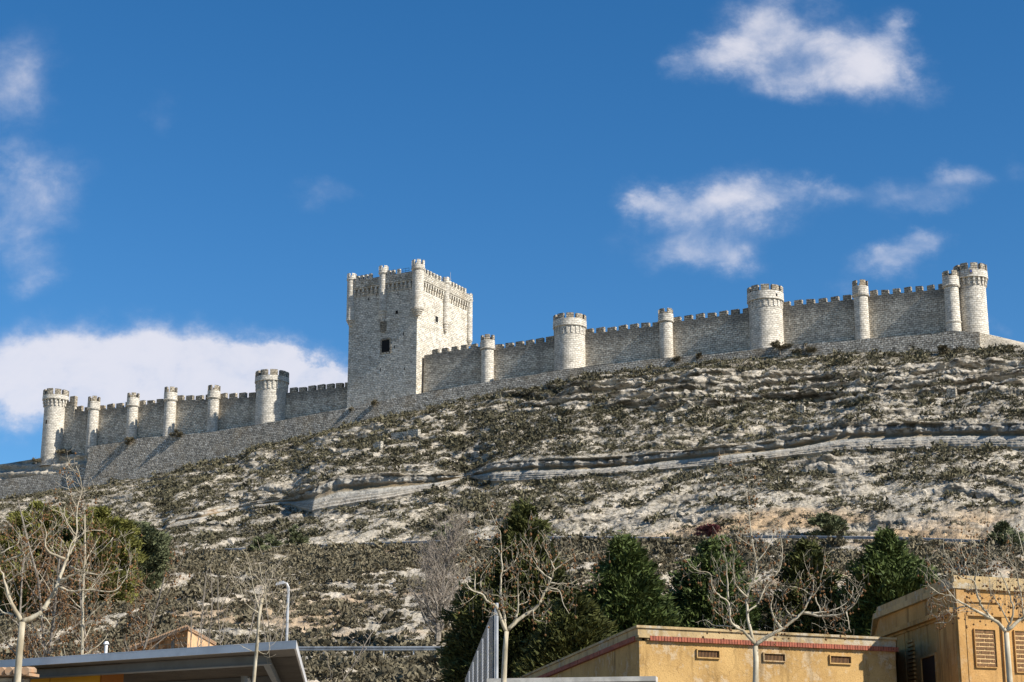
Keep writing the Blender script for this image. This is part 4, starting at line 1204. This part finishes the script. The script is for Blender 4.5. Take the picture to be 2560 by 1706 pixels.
def bare_tree(name, base, H, spread, label, trunk_r, bark, twig, group=None, n_limb=12, ballp=0, sp=.5, L=1.2, depth=2, rmin=.012, cat='tree', multi=1, low=.15, up=.10):
    root = thing(name, tuple(base), label, cat, group)
    tb, cr, balls = MB(), MB(), MB(); balls.k = 1.9
    for mstem in range(multi):
        lean = Vector((random.gauss(0, .12), random.gauss(0, .12), 1)) if multi > 1 else Vector((random.gauss(0, .04), random.gauss(0, .04), 1))
        st = Vector(base) - Vector((0, 0, .3)) + (Vector((random.gauss(0, spread * .12), random.gauss(0, spread * .12), 0)) if multi > 1 else Vector((0, 0, 0)))
        q, rr = wander(st, lean, H * .97 + .3, trunk_r, 9, .05, .06)
        tb.tube(q, rr, 6)
        nl = n_limb // multi
        for i in range(nl):
            t = low + (1 - low) * (i + random.random()) / nl * .92
            k = t * (len(q) - 1); j = int(k); p = q[j].lerp(q[min(j + 1, len(q) - 1)], k - j)
            a = random.uniform(0, 2 * pi); rise = random.uniform(.45, 1.1)
            l = spread * (1.05 - .55 * t) * random.uniform(.7, 1.15)
            b, br = wander(p, Vector((cos(a), sin(a), rise)), l, max(rr[j] * .55, rmin * 1.6), 6, up, .14)
            tb.tube(b, br, 5, cap=False)
            twigs_on(cr, balls if ballp else None, b, br, sp, L, depth, rmin, ballp, up=.14, start=.12, out=.8, hang=.25)
    tb.build('trunk', M[bark], root)
    cr.build('crown', M[twig], root)
    if balls.v: balls.build('seed_ball', M['seed'], root)['kind'] = 'stuff'
    return root

b = terr(1088, 1634)
bare_tree('bare_tree', b + Vector((0, 4, 0)), (at(1088, 1305, b.y + 4).z - b.z), 4.4, 'large grey leafless tree with fine twigs behind the lower guardrail', .30, 'greybark', 'twig', n_limb=44, sp=.25, L=1.25, depth=2, rmin=.012, up=.16)
GB = 'bare brown trees behind the left plane tree'
for px, yt, D, lab in ((108, 1330, 60, 'leftmost bare brown tree of the left clump'), (188, 1215, 62, 'tallest bare brown tree hung with seed balls'),
                   (222, 1260, 58, 'bare brown tree left of the juniper, full of seed balls'), (250, 1330, 61, 'bare brown tree in front of the pale juniper'), (40, 1300, 63, 'bare brown tree at the left picture edge'),
                   (300, 1400, 60, 'low bare brown tree right of the seed ball trees')):
    h = at(px, yt, D).z; u_, _ = ray(px, 1600)
    bare_tree('bare_tree', Vector((u_ * D, D, 0)), h, 2.3, lab, .085, 'planebark' if px == 222 else 'greybark', 'browntwig', GB, n_limb=20, ballp=.85, sp=.24, L=.55, depth=2, rmin=.007, low=.35)
GT = 'thin leafless saplings behind the canopy'
for px, yt, D, lab in ((500, 1440, 62, 'leftmost thin leafless sapling behind the canopy'), (545, 1400, 64, 'second thin sapling behind the canopy roof, above the brick house'), (590, 1420, 60, 'leafless sapling just left of the slim pale trunk'),
                   (655, 1410, 63, 'leafless sapling between the slim trunk and the street lamp'), (690, 1450, 61, 'leafless sapling beside the street lamp')):
    h = at(px, yt, D).z; u_, _ = ray(px, 1600)
    bare_tree('bare_sapling', Vector((u_ * D, D, 0)), h, 1.7, lab, .04, 'greybark', 'twig', GT, n_limb=20, sp=.4, L=.6, depth=1, rmin=.008, low=.4, multi=2, up=.25)

# ------------------------------------------------------------------ street lamp
D = 58; u_, _ = ray(716, 1600); bx = u_ * D
lamp = thing('street_lamp', (bx, D, 0), 'grey street lamp with a single curved arm above the canopy', 'street lamp')
ztop = at(719, 1466, D).z
mb = MB(); mb.tube([(bx, D, 0), (bx + .01, D, ztop - .35)], [.07, .045], 8); mb.build('pole', M['galv'], lamp)
mb = MB(); mb.tube([(bx + .01, D, ztop - .36), (bx + .01, D, ztop - .05), (bx - .05, D, ztop + .08), (bx - .16, D, ztop + .12)], [.05, .05, .045, .04], 8); mb.build('arm', M['galv'], lamp)
mb = MB(); c = Vector((bx - .16, D, ztop + .12))
mb.hexa([c + Vector(v) for v in ((-.24, -.09, -.10), (.02, -.09, -.05), (.02, .09, -.05), (-.24, .09, -.10))], [c + Vector(v) for v in ((-.2, -.07, 0), (.02, -.06, .05), (.02, .06, .05), (-.2, .07, 0))])
mb.build('lamp_head', M['galv'], lamp)
# small white post
D = 52; u_, _ = ray(265, 1620); pz = at(265, 1611, D).z
mb = MB(); mb.tube([(u_ * D, D, 0), (u_ * D, D, pz)], .05, 8); mb.tube([(u_ * D, D, pz), (u_ * D, D, pz + .08)], [.09, .05], 8)
tag(mb.build('post', simple_mat('white paint', (.7, .7, .7), .5), None, (u_ * D, D, 0)), 'short white post rising above the canopy roof at left', 'post')

# ------------------------------------------------------------------ grey canopy
M['canopy'] = simple_mat('grey painted steel', (0.70, 0.68, 0.67), 0.45, 0.2, 0.2, 1.5)
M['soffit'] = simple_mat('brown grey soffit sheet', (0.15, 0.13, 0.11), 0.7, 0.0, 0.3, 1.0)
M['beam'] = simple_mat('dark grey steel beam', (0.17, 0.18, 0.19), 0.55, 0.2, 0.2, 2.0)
zt = at(741, 1601, 30).z
a_ = on_z(741, 1601, zt); b_ = on_z(0, 1651, zt); b_ = a_ + (b_ - a_) * 1.35
c_ = on_z(769, 1706, zt); bk = (c_ - a_).normalized()
along_ = (b_ - a_).normalized(); W_ = (b_ - a_).length; Dp = 12.0
can = thing('canopy', (a_.x, a_.y, 0), 'grey steel canopy roof with dark ribbed underside at the lower left', 'canopy')
def can_pt(s, d, z): 
    p = a_ + along_ * s + bk * d; return Vector((p.x, p.y, zt + z))
def can_box(mb, s0, s1, d0, d1, z0, z1):
    q = [can_pt(s1, d0, z0), can_pt(s0, d0, z0), can_pt(s0, d1, z0), can_pt(s1, d1, z0)]
    mb.hexa(q, [p + Vector((0, 0, z1 - z0)) for p in q])
mb = MB(); can_box(mb, 0, W_, 0, Dp, -.02, 0); mb.build('roof', M['canopy'], can)
mb = MB(); can_box(mb, 0, W_, 0, .04, -.135, -.022); can_box(mb, 0, .04, .042, Dp, -.135, -.022); mb.build('fascia', M['canopy'], can)
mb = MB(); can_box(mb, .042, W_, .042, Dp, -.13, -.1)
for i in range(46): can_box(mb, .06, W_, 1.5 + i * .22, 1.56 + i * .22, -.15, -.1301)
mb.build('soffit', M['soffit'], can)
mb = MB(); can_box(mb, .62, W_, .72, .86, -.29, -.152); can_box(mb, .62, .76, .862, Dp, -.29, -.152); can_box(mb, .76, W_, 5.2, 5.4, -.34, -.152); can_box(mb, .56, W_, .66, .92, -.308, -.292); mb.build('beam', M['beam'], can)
ps = (Vector((on_z(611, 1660, zt).x, on_z(611, 1660, zt).y, 0)))
sp_ = (ps - V2(a_)).dot(along_)
pp = can_pt(sp_, 1.05, 0)
pp = Vector((ray(611, 1680)[0] * pp.y, pp.y, 0))
mb = MB(); mb.tube([(pp.x, pp.y, 0), (pp.x, pp.y, zt - .347)], .062, 12); mb.build('post', M['galv'], can, smooth=True)
mb = MB(); q0 = pp + Vector((.03, .2, zt - .36)); q1 = pp + Vector((.28, .8, zt - 1.3)); mb.tube([q0, q1], .05, 4); mb.build('brace', M['galv'], can)
# yellow kiosk wall under the canopy
M['yellow'] = simple_mat('yellow panel', (0.80, 0.42, 0.03), 0.5, 0, 0.12, 0.8)
M['orange'] = simple_mat('orange panel', (0.36, 0.13, 0.02), 0.5, 0, 0.12, 0.8)
ky = on_z(255, 1681, zt - .37); kx = on_z(40, 1684, zt - .37)
D = can_pt(sp_, 2.6, 0).y
y0 = at(61, 1683, 35.0); y1 = at(252, 1681, 34.0)
YF = Face(V2(y0), V2(y1))
kz = y0.z
kio = thing('kiosk', (y0.x, y0.y, 0), 'yellow panelled kiosk standing under the grey canopy', 'kiosk')
mb = MB(); YF.box(mb, 0, YF.L - .02, 0, kz, -.6, 0); mb.build('wall', M['yellow'], kio)
mb = MB(); YF.box(mb, YF.L - .018, YF.L + .02, 0, kz - .02, -.6, -.01); mb.build('side_panel', M['orange'], kio)
mb = MB(); YF.box(mb, YF.L * .345, YF.L * .352, 0, kz - .05, 0, .006); mb.build('joint', M['orange'], kio)
# stone hut with tiled eave at the bottom left corner
M['tile'] = simple_mat('weathered clay tiles', (0.42, 0.25, 0.14), 0.9, 0, 0.4, 5.0, (0.30, 0.22, 0.15), 0.4)
h0 = at(-150, 1692, 33.0); h1 = at(60, 1687, 32.6); HF = Face(V2(h0), V2(h1))
hz = at(40, 1684, 32.7).z
hut = thing('stone_hut', (h0.x, h0.y, 0), 'corner of a stone hut with a clay tile eave at the bottom left', 'hut')
mb = MB(); HF.box(mb, 0, HF.L, 0, hz - .06, -.25, 0); mb.build('wall', stone_mat('hut stone', (.5, .40, .27), (.38, .29, .19), (.16, .12, .08), bw=.34, bh=.11, ms=.02, warm_amt=.4), hut)
mb = MB()
nT = 11
for i in range(nT):
    s = HF.L + .16 - (i + .5) * .16
    q = [HF.pt(s, hz + .03, .12), HF.pt(s - .1, hz + .06, -.35)]
    mb.tube(q, .075, 8)
HF.box(mb, -.3, HF.L + .14, hz - .055, hz - .005, -.3, .08)
mb.build('roof', M['tile'], hut)
# small clutter under the canopy: a blue board
mb = MB(); p0, p1 = at(345, 1700, 50), at(362, 1700, 50); BF = Face(V2(p0), V2(p1)); BF.box(mb, 0, BF.L, p0.z - 1.2, at(345, 1701, 50).z, -.04, 0)
BF.box(mb, -.02, 0, 0, at(345, 1701, 50).z, -.04, 0)
tag(mb.build('sign_board', simple_mat('blue board', (.03, .07, .35), .5), None, (p0.x, p0.y, 0)), 'small blue board glimpsed under the canopy', 'sign')

# ------------------------------------------------------------------ brick house beyond the canopy
D = 82
g0, g1, g2 = at(333, 1627, D + 3), at(470, 1576, D), at(536, 1613, D + 4)
M['brick'] = stone_mat('old orange brick', (.50, .27, .13), (.40, .20, .09), (.42, .30, .19), bw=.5, bh=.22, ms=.03, stain_amt=.2, warm_amt=.4)
M['plaster'] = simple_mat('sunlit ochre render', (.62, .40, .22), .9, 0, .3, 3.0, (.46, .27, .14), .4)
hs = thing('brick_house', (g1.x, g1.y, 0), 'small old brick house with tiled gable seen above the canopy roof', 'house')
bkv = Vector((-2.0, 6.0, 0))
mb = MB(); mb.face([Vector((g0.x, g0.y, 0)), Vector((g1.x, g1.y, 0)), g1, g0]); 
mb.face([Vector((g0.x, g0.y, 0)) , g0, g0 + bkv, V2(g0) + bkv]); mb.build('wall', M['brick'], hs)
mb = MB(); mb.face([V2(g1), V2(g2), g2, g1]); mb.face([V2(g2), V2(g2) + bkv, g2 + bkv, g2]); mb.build('wall', M['plaster'], hs)
mb = MB()
def roof_strip(mb, p, q, out, th):
    o_ = Vector(out)
    mb.hexa([p + o_, q + o_, q + bkv, p + bkv], [p + o_ + Vector((0, 0, th)), q + o_ + Vector((0, 0, th)), q + bkv + Vector((0, 0, th)), p + bkv + Vector((0, 0, th))])
roof_strip(mb, g0 - (g1 - g0) * .05, g1 + (g1 - g0) * .01, (0.05, -.45, .01), .12)
n = 22
for i in range(n):
    p = (g0 - (g1 - g0) * .05).lerp(g1, (i + .5) / n) + Vector((.05, -.45, .15)); mb.tube([p, p + Vector((-.02, .6, 0))], .075, 6)
roof_strip(mb, g1, g2 + (g2 - g1) * .04, (.05, -.12, .012), .07)
for i in range(14):
    p = g1.lerp(g2, (i + .5) / 14) + Vector((.05, -.12, .09)); mb.tube([p, p + Vector((-.02, .5, 0))], .06, 6)
mb.build('roof', M['tile'], hs)
mb = MB()
for f in (.45, .74): 
    p = g0.lerp(g1, f); mb.prism([(p.x - .07, p.y - .09), (p.x + .07, p.y - .09), (p.x + .07, p.y + .02), (p.x - .07, p.y + .02)], 0, p.z - .08)
mb.build('timber', M['greybark'], hs)

# ------------------------------------------------------------------ wire mesh fence
p1 = at(1232, 1526, 38); zf = p1.z; p0 = on_z(1163, 1697, zf)
FF = Face(V2(p0), V2(p1)); 
M['wire'] = simple_mat('dull wire', (0.30, 0.31, 0.33), 0.6, 0.3)
fen = thing('mesh_fence', (p1.x, p1.y, 0), 'tall galvanised wire mesh fence beside the bare plane tree', 'fence')
mb = MB(); st = .22
s = 0
while s < FF.L: FF.box(mb, s, s + .004, 1.0, zf, -.0012, .0012); s += st
z = 1.0
while z < zf: FF.box(mb, 0, FF.L, z, z + .006, -.005, -.0025); z += .075
mb.build('mesh_panel', M['wire'], fen)
xs_ = [1232, 1214, 1201, 1189, 1178, 1169]
for x in xs_:
    s = FF.sz(x, 1640)[0]; mb = MB(); c = FF.pt(s, 0, -.05); mb.tube([c, c + Vector((0, 0, zf + .05))], .022, 8); mb.build('post', M['galv'], fen)
c = Vector((ray(1242, 1600)[0] * 37.8, 37.8, 0)); mb = MB(); mb.tube([c, Vector((c.x, c.y, at(1242, 1508, 37.8).z))], .034, 8); mb.build('post', M['galv'], fen)
cc_ = Vector((c.x, c.y, 0)); mb = MB(); s = 0
GF = Face(V2(p1), cc_)
while s < GF.L: GF.box(mb, s, s + .006, 1.0, zf, -.003, .003); s += .05
mb.build('mesh_panel', M['wire'], fen)

# pale coping wall along the bottom
M['concrete'] = simple_mat('pale concrete', (.55, .52, .47), .9, 0, .3, 4.0)
q0, q1 = at(1221, 1697, 34.5), at(1640, 1706, 33.9); KFc = Face(V2(q0), V2(q1))
mb = MB(); KFc.box(mb, 0, KFc.L, 0, q0.z - .09, -.25, -.03); KFc.box(mb, -.03, KFc.L, q0.z - .088, q0.z, -.3, .02)
tag(mb.build('garden_wall', M['concrete'], None, (q0.x, q0.y, 0)), 'pale concrete coping wall behind the plane tree trunk at the bottom', 'wall')

# ------------------------------------------------------------------ low yellow building
def stucco(name, c1, c2, pale, pale_amt, crack=True):
    m, nt, bs = newmat(name); N = NT(nt)
    bs.inputs['Roughness'].default_value = .95; bs.inputs['Specular IOR Level'].default_value = .1
    geo = N.node('ShaderNodeNewGeometry'); pos = geo.outputs['Position']
    n1 = N.noise(pos, .8, 6, .62); n2 = N.noise(pos, 5.0, 6, .7); n3 = N.noise(N.mapping(pos, (1, 1, .14)), 2.6, 5, .6); n4 = N.noise(pos, 28.0, 3, .6)
    col = N.mix(N.ss(n1, .35, .65), c1, c2)
    col = N.mix(N.math('MULTIPLY', N.ss(N.math('ADD', N.math('MULTIPLY', n1, .5), N.math('MULTIPLY', n2, .5)), .52, .60), pale_amt), col, pale)
    col = N.mix(N.math('MULTIPLY', N.ss(n3, .52, .68), .62), col, tuple(c * .42 for c in c2))
    col = N.mix(N.math('MULTIPLY', N.ss(n4, .56, .66), .35), col, tuple(c * .5 for c in c2))
    if crack:
        v = N.node('ShaderNodeTexVoronoi', feature='DISTANCE_TO_EDGE'); v.inputs['Scale'].default_value = .9
        wv = N.node('ShaderNodeVectorMath', operation='MULTIPLY_ADD'); nz_ = N.node('ShaderNodeTexNoise'); nt.links.new(pos, nz_.inputs['Vector']); nz_.inputs['Scale'].default_value = 2.0
        nt.links.new(nz_.outputs['Color'], wv.inputs[0]); wv.inputs[1].default_value = (.8, .8, .8); nt.links.new(pos, wv.inputs[2]); nt.links.new(wv.outputs[0], v.inputs['Vector'])
        ck = N.math('LESS_THAN', v.outputs['Distance'], .006)
        col = N.mix(N.math('MULTIPLY', ck, .3), col, tuple(c * .3 for c in c2))
    nt.links.new(col, bs.inputs['Base Color'])
    N.bump(N.math('ADD', n2, n4), .6, .02, bs)
    return m
M['stucco'] = stucco('ochre stucco', (.47, .30, .12), (.35, .212, .08), (.50, .41, .29), .5)
M['stucco2'] = stucco('rough orange stucco', (.49, .285, .108), (.37, .205, .072), (.50, .38, .23), .3, False)
M['coping'] = stucco('weathered parapet render', (.47, .345, .18), (.34, .245, .125), (.42, .38, .31), .7, False)
M['holebrick'] = simple_mat('pierced clay brick', (.33, .175, .075), .9, 0, .4, 9.0, (.24, .12, .05), .3)
M['redbrick'] = simple_mat('red clay brick', (.34, .10, .055), .85, 0, .4, 8.0, (.20, .065, .04), .3)
lz = at(1597, 1564, 42).z
Lc = at(1597, 1564, 42); Lf = on_z(2236, 1595.5, lz); Ls = on_z(1296, 1697, lz)
FRONT = Face(V2(Lc), V2(Lf)); SIDE = Face(V2(Ls), V2(Lc))
low = thing('low_building', (Lc.x, Lc.y, 0), 'low ochre stucco building with a red brick course and three vents', 'building')
band_z = FRONT.sz(1650, 1591.5)[1]; band_h = .112
back = Vector((Lf.x / Lf.y * 14.5, 14.5, 0))
mb = MB(); mb.prism([V2(Lc), V2(Lf), V2(Lf) + back, V2(Ls)], 0, band_z - band_h)
mb.build('wall', M['stucco'], low)
mb = MB()
ext = FRONT.L + 0.6
def ring(z0, z1, d):
    P_ = [V2(Lc) + FRONT.n * d + SIDE.n * d, V2(Lf) + FRONT.n * d, V2(Lf) + back, V2(Ls) + SIDE.n * d]
    mb.prism(P_, z0, z1)
ring(band_z - .0, lz - .06, .05); ring(lz - .058, lz, .10)
mb.build('parapet', M['coping'], low)
mb = MB()
s = 0.25
while s < FRONT.L - .02: FRONT.box(mb, s, s + .062, band_z - band_h + .002, band_z - .002, -.1, .09 + random.uniform(-.006, .006)); s += .076
s = 0.02
while s < SIDE.L - .15: SIDE.box(mb, s, s + .062, band_z - band_h + .002, band_z - .002, -.1, .09 + random.uniform(-.006, .006)); s += .076
mb.build('brick_course', M['redbrick'], low)
mb = MB(); FRONT.box(mb, -.05, .24, band_z - .05, band_z - .002, -.1, .085); FRONT.box(mb, .2, FRONT.L, band_z - band_h + .01, band_z - .01, -.1, .05); SIDE.box(mb, 0, SIDE.L - .13, band_z - band_h + .01, band_z - .01, -.1, .05)
mb.build('ledge', M['coping'], low)
for (x0, y0, x1, y1) in ((1742, 1626, 1796, 1645.5), (1908, 1634.5, 1960, 1653.5), (2074, 1640.5, 2125, 1659.5)):
    s0, z1 = FRONT.sz(x0, (y0 * .6 + 1.0 * y0 * .4)); s1, z0 = FRONT.sz(x1, y1)
    fr = MB(); f_ = .028
    for (a, b, c, d) in ((s0 - f_, s0, z0 - f_, z1 + f_), (s1, s1 + f_, z0 - f_, z1 + f_), (s0, s1, z1, z1 + f_), (s0, s1, z0 - f_, z0)): FRONT.box(fr, a, b, c, d, -.05, .055)
    bk_ = MB(); FRONT.box(bk_, s0, s1, z0, z1, -.04, .004);  # no hole in the wall: the vent's inner shade is a painted box
    vent = bk_.build('vent', M['dark'], low); fr.build('frame', M['stucco'], vent)
    gr = MB(); n = 15
    for i in range(n):
        s = s0 + (s1 - s0) * (i + .5) / n; FRONT.box(gr, s - .005, s + .005, z0, z1, .006, .014)
    gr.build('grille', M['holebrick'], vent)

# ------------------------------------------------------------------ tall ochre building
tc_ = at(2385, 1438, 43.4); tz = tc_.z
tl_ = on_z(2196, 1518, tz); tr_ = on_z(2700, 1455.5, tz)
TL = Face(V2(tl_), V2(tc_)); TR = Face(V2(tc_), V2(tr_))
tall = thing('ochre_building', (tc_.x, tc_.y, 0), 'taller orange ochre building with stepped cornices and pierced brick panels at right', 'building')
bk2 = Vector((1.5, 9, 0))
def foot(d): return [V2(tl_) + TL.n * d - TL.t * d, V2(tc_) + TL.n * d * .8 + TR.n * d * .8, V2(tr_) + TR.n * d, V2(tr_) + bk2, V2(tl_) + bk2 - TL.t * d]
zc1 = TR.sz(2388, 1472)[1]                 # bottom of parapet
zs0, zs1 = TR.sz(2392, 1531)[1], TR.sz(2392, 1519)[1]
mb = MB(); mb.prism(foot(0), 0, zc1); mb.build('wall', M['stucco2'], tall)
mb = MB(); mb.prism(foot(.13), zc1 + .002, zc1 + (tz - zc1) * .45); mb.prism(foot(.03), zc1 + (tz - zc1) * .45 + .002, tz); mb.build('parapet', M['coping'], tall)
mb = MB(); TL.slope(mb, -.05, TL.L - .02, zs0, zs0, zs1, zs1, -.1, .17); TL.box(mb, -.02, TL.L - .02, zs0 - .06, zs0 - .002, -.1, .045); mb.build('cornice', M['stucco2'], tall)
# pilasters and door on the left face
mb = MB()
for x in (2199, 2262, 2350):
    s = TL.sz(x, 1600)[0]; TL.box(mb, s, s + .03, 0, zs0 - .065, -.05, .02)
s = TL.sz(2262, 1600)[0]; s2 = TL.sz(2350, 1600)[0]
TL.box(mb, TL.L - .5, TL.L - .0, 0, zs0 - .065, -.05, .045)
TR.box(mb, .0, .22, 0, zc1 - .01, -.05, .045)
mb.build('pilaster', M['stucco2'], tall)
s0, z1 = TL.sz(2306, 1648); s1, z0 = TL.sz(2341, 1645)
mb = MB(); TL.box(mb, s0, s1, 0, z1, -.3, .012); dr = mb.build('door', simple_mat('brown door', (.045, .022, .010), .8), tall)
mb = MB(); TL.box(mb, s0 - .06, s0, 0, z1 + .06, -.05, .05); TL.box(mb, s1, s1 + .06, 0, z1 + .06, -.05, .05); TL.box(mb, s0, s1, z1, z1 + .06, -.05, .05); mb.build('door_frame', M['stucco2'], dr)
mb = MB(); s0, _ = TL.sz(2273, 1640); s1, _ = TL.sz(2288, 1640); n = 11
zA = TL.sz(2280, 1603)[1]; zB = TL.sz(2280, 1706)[1]
for i in range(n):
    z = zB + (zA - zB) * i / (n - 1); TL.box(mb, s0, s1, z - .035, z + .025, -.05, .06)
mb.build('dentil_strip', M['stucco2'], tall)
def brick_panel(x0, y0, x1, y1, cols_=2):
    s0, z1 = TR.sz(x0, y0); s1, z0 = TR.sz(x1, y0 + (y1 - y0)); 
    z0 = TR.sz(x0, y1)[1]
    fr = MB(); f_ = .022
    for (a, b, c, d) in ((s0 - f_, s0, z0 - f_, z1 + f_), (s1, s1 + f_, z0 - f_, z1 + f_), (s0, s1, z1, z1 + f_), (s0, s1, z0 - f_, z0)): TR.box(fr, a, b, c, d, -.05, .05)
    pn = MB(); TR.box(pn, s0, s1, z0, z1, -.05, .006); pan = pn.build('brick_panel', M['mortar'], tall); fr.build('frame', M['stucco2'], pan)
    br, hl = MB(), MB(); rows = 9; hh = (z1 - z0) / rows
    for r in range(rows):
        off = .5 if r % 2 else 0
        x = -off
        while x < cols_ + .49:
            a = s0 + (s1 - s0) * max(0, x + .04) / (cols_ + .0); b = s0 + (s1 - s0) * min(cols_, x + .94) / (cols_ + .0)
            if b - a > .02:
                za, zb = z0 + hh * (r + .2), z0 + hh * (r + .82)
                TR.box(br, a, b, za, zb, 0, .022)
                m = max(2, int((b - a) / .035))
                for i in range(m):
                    q = a + (b - a) * (i + .5) / m
                    for zz in (.28, .72): TR.box(hl, q - .009, q + .009, za + (zb - za) * zz - .011, za + (zb - za) * zz + .011, .01, .0235)
            x += 1
    br.build('bricks', M['holebrick'], pan); hl.build('brick_holes', M['dark'], pan)
M['mortar'] = simple_mat('ochre mortar', (.62, .42, .2), .9, 0, .3, 6.0)
brick_panel(2434, 1574, 2491, 1667); brick_panel(2534, 1578, 2591, 1680)
mb = MB()
for x0, x1 in ((2505, 2523), (2415, 2421)):
    s0, s1 = TR.sz(x0, 1620)[0], TR.sz(x1, 1620)[0]; TR.box(mb, s0, s1, 0, TR.sz(2400, 1535)[1], -.05, .06)
TR.box(mb, TR.sz(2411, 1500)[0], TR.L, TR.sz(2420, 1540)[1], TR.sz(2420, 1533)[1], -.05, .075)
TR.box(mb, TR.sz(2411, 1500)[0], TR.sz(2496, 1500)[0], TR.sz(2420, 1505)[1], TR.sz(2420, 1497)[1], -.05, .05)
mb.build('moulding', M['stucco2'], tall)

# ------------------------------------------------------------------ sky, sun, camera
SUN_AZ, SUN_EL = radians(59.8), radians(37)         # azimuth measured from -Y (behind the viewer) to the right
sd = Vector((sin(SUN_AZ) * cos(SUN_EL), -cos(SUN_AZ) * cos(SUN_EL), sin(SUN_EL)))
sl_ = bpy.data.lights.new('sun', 'SUN'); sl_.energy = 5.0; sl_.angle = radians(.5); sl_.color = (1, .95, .86)
so_ = bpy.data.objects.new('sun', sl_); COL.objects.link(so_); so_.rotation_euler = sd.to_track_quat('Z', 'Y').to_euler(); so_.location = (60, -40, 80)

W = bpy.data.worlds.new('World'); SC.world = W; W.use_nodes = True
nt = W.node_tree; N = NT(nt); bg = nt.nodes['Background']; outw = nt.nodes['World Output']
sky = N.node('ShaderNodeTexSky', sky_type='NISHITA'); sky.sun_disc = False
sky.sun_elevation = SUN_EL; sky.sun_rotation = atan2(sd.x, sd.y); sky.altitude = 700; sky.air_density = 1.0; sky.dust_density = .1; sky.ozone_density = 4.0
tc = N.node('ShaderNodeTexCoord'); sep = N.node('ShaderNodeSeparateXYZ'); nt.links.new(tc.outputs['Generated'], sep.inputs[0])
yy = N.math('MAXIMUM', sep.outputs['Y'], .08)
U = N.math('DIVIDE', sep.outputs['X'], yy); Wv = N.math('DIVIDE', sep.outputs['Z'], yy)
comb = N.node('ShaderNodeCombineXYZ'); nt.links.new(U, comb.inputs[0]); nt.links.new(N.math('MULTIPLY', Wv, 1.25), comb.inputs[1])
wn = N.node('ShaderNodeTexNoise'); nt.links.new(comb.outputs[0], wn.inputs['Vector']); wn.inputs['Scale'].default_value = 16.0; wn.inputs['Detail'].default_value = 7; wn.inputs['Roughness'].default_value = .62
ws = N.node('ShaderNodeSeparateColor'); nt.links.new(wn.outputs['Color'], ws.inputs[0])
U0, W0 = U, Wv
U = N.math('ADD', U, N.math('MULTIPLY', N.math('SUBTRACT', ws.outputs[0], .5), .075)); Wv = N.math('ADD', Wv, N.math('MULTIPLY', N.math('SUBTRACT', ws.outputs[1], .5), .05))
n1 = N.noise(comb.outputs[0], 15.0, 9, .62, .3)
n2 = N.noise(N.mapping(comb.outputs[0], (1, 1, 1), (3.3, 1.7, 0)), 34.0, 6, .6, .5)
blobs = [(2080, 110, 120, 70, .55), (1850, 110, 80, 50, .35), (1960, 120, 150, 90, .25), (1780, 560, 140, 60, .35), (130, 905, 200, 85, 1.25), (390, 890, 190, 72, 1.3), (600, 925, 190, 55, 1.15), (60, 980, 200, 70, .9), (790, 945, 120, 40, 1.15), (700, 925, 110, 45, .9), (420, 990, 420, 60, 1.1),
         (40, 220, 140, 140, .56), (60, 440, 140, 80, .58), (60, 600, 130, 95, .54), (90, 700, 70, 40, .4), (790, 500, 80, 40, .30), (410, 270, 50, 60, .22),
         (1930, 50, 130, 75, .70), (2175, 170, 110, 85, .9), (1800, 150, 110, 45, .62), (2010, 205, 120, 50, .60), (2240, 80, 50, 55, .5), (1700, 165, 45, 30, .35),
         (1700, 510, 120, 50, .72), (1890, 485, 150, 60, .82), (1720, 630, 150, 48, .75), (1840, 650, 60, 40, .5), (1610, 525, 60, 50, .5), (2080, 465, 70, 30, .42),
         (2260, 490, 100, 50, .5), (2410, 460, 70, 40, .5), (2350, 530, 70, 30, .35), (2225, 665, 80, 40, .62), (2290, 620, 55, 30, .5), (2545, 430, 50, 40, .3), (2520, 815, 50, 30, .4), (2110, 720, 60, 30, .4)]
tot = None
for (px, py, rx, ry, a) in blobs:
    u0, w0 = ray(px, py); ru, rw = rx / F * 1.05, ry / F * 1.1
    x = N.math('MULTIPLY', N.math('SUBTRACT', U, u0), 1 / ru); y = N.math('MULTIPLY', N.math('SUBTRACT', Wv, w0), 1 / rw)
    r2_ = N.math('MULTIPLY_ADD', x, x, N.math('MULTIPLY', y, y))
    g_ = N.math('MULTIPLY', N.math('POWER', 2.718, N.math('MULTIPLY', r2_, -1.0)), a)
    tot = g_ if tot is None else N.math('ADD', tot, g_)
tot = N.math('MINIMUM', N.math('MULTIPLY', tot, 1.08), 1.35)
nn = N.math('ADD', N.math('MULTIPLY', N.math('SUBTRACT', n1, .5), 2.6), N.math('MULTIPLY', N.math('SUBTRACT', n2, .5), 1.1))
val = N.math('MULTIPLY_ADD', nn, N.math('MINIMUM', N.math('MULTIPLY', tot, 1.1), .62), tot)
den = N.math('MULTIPLY', N.ss(val, .08, 1.48), .86)
shade = N.ss(N.math('ADD', val, N.math('MULTIPLY', nn, .3)), .3, 1.3)
ccol = N.mix(shade, (4.6, 5.1, 6.4), (6.6, 6.5, 7.0))
hs_ = N.node('ShaderNodeHueSaturation'); hs_.inputs['Saturation'].default_value = 1.28; nt.links.new(sky.outputs[0], hs_.inputs['Color'])
col = N.mix(den, hs_.outputs[0], ccol)
nt.links.new(col, bg.inputs[0]); bg.inputs[1].default_value = .084

cam = bpy.data.cameras.new('camera'); cam.sensor_width = 36; cam.lens = 36 * F / 2560; cam.clip_end = 12000; cam.clip_start = .1
co = bpy.data.objects.new('camera', cam); COL.objects.link(co); co.location = (0, 0, EYE); co.rotation_euler = (pi / 2 + PT, 0, 0)
SC.camera = co
SC.view_settings.view_transform = 'Standard'; SC.view_settings.look = 'None'; SC.view_settings.gamma = 1; SC.view_settings.exposure = .62
SC.render.resolution_x = 1024; SC.render.resolution_y = 682
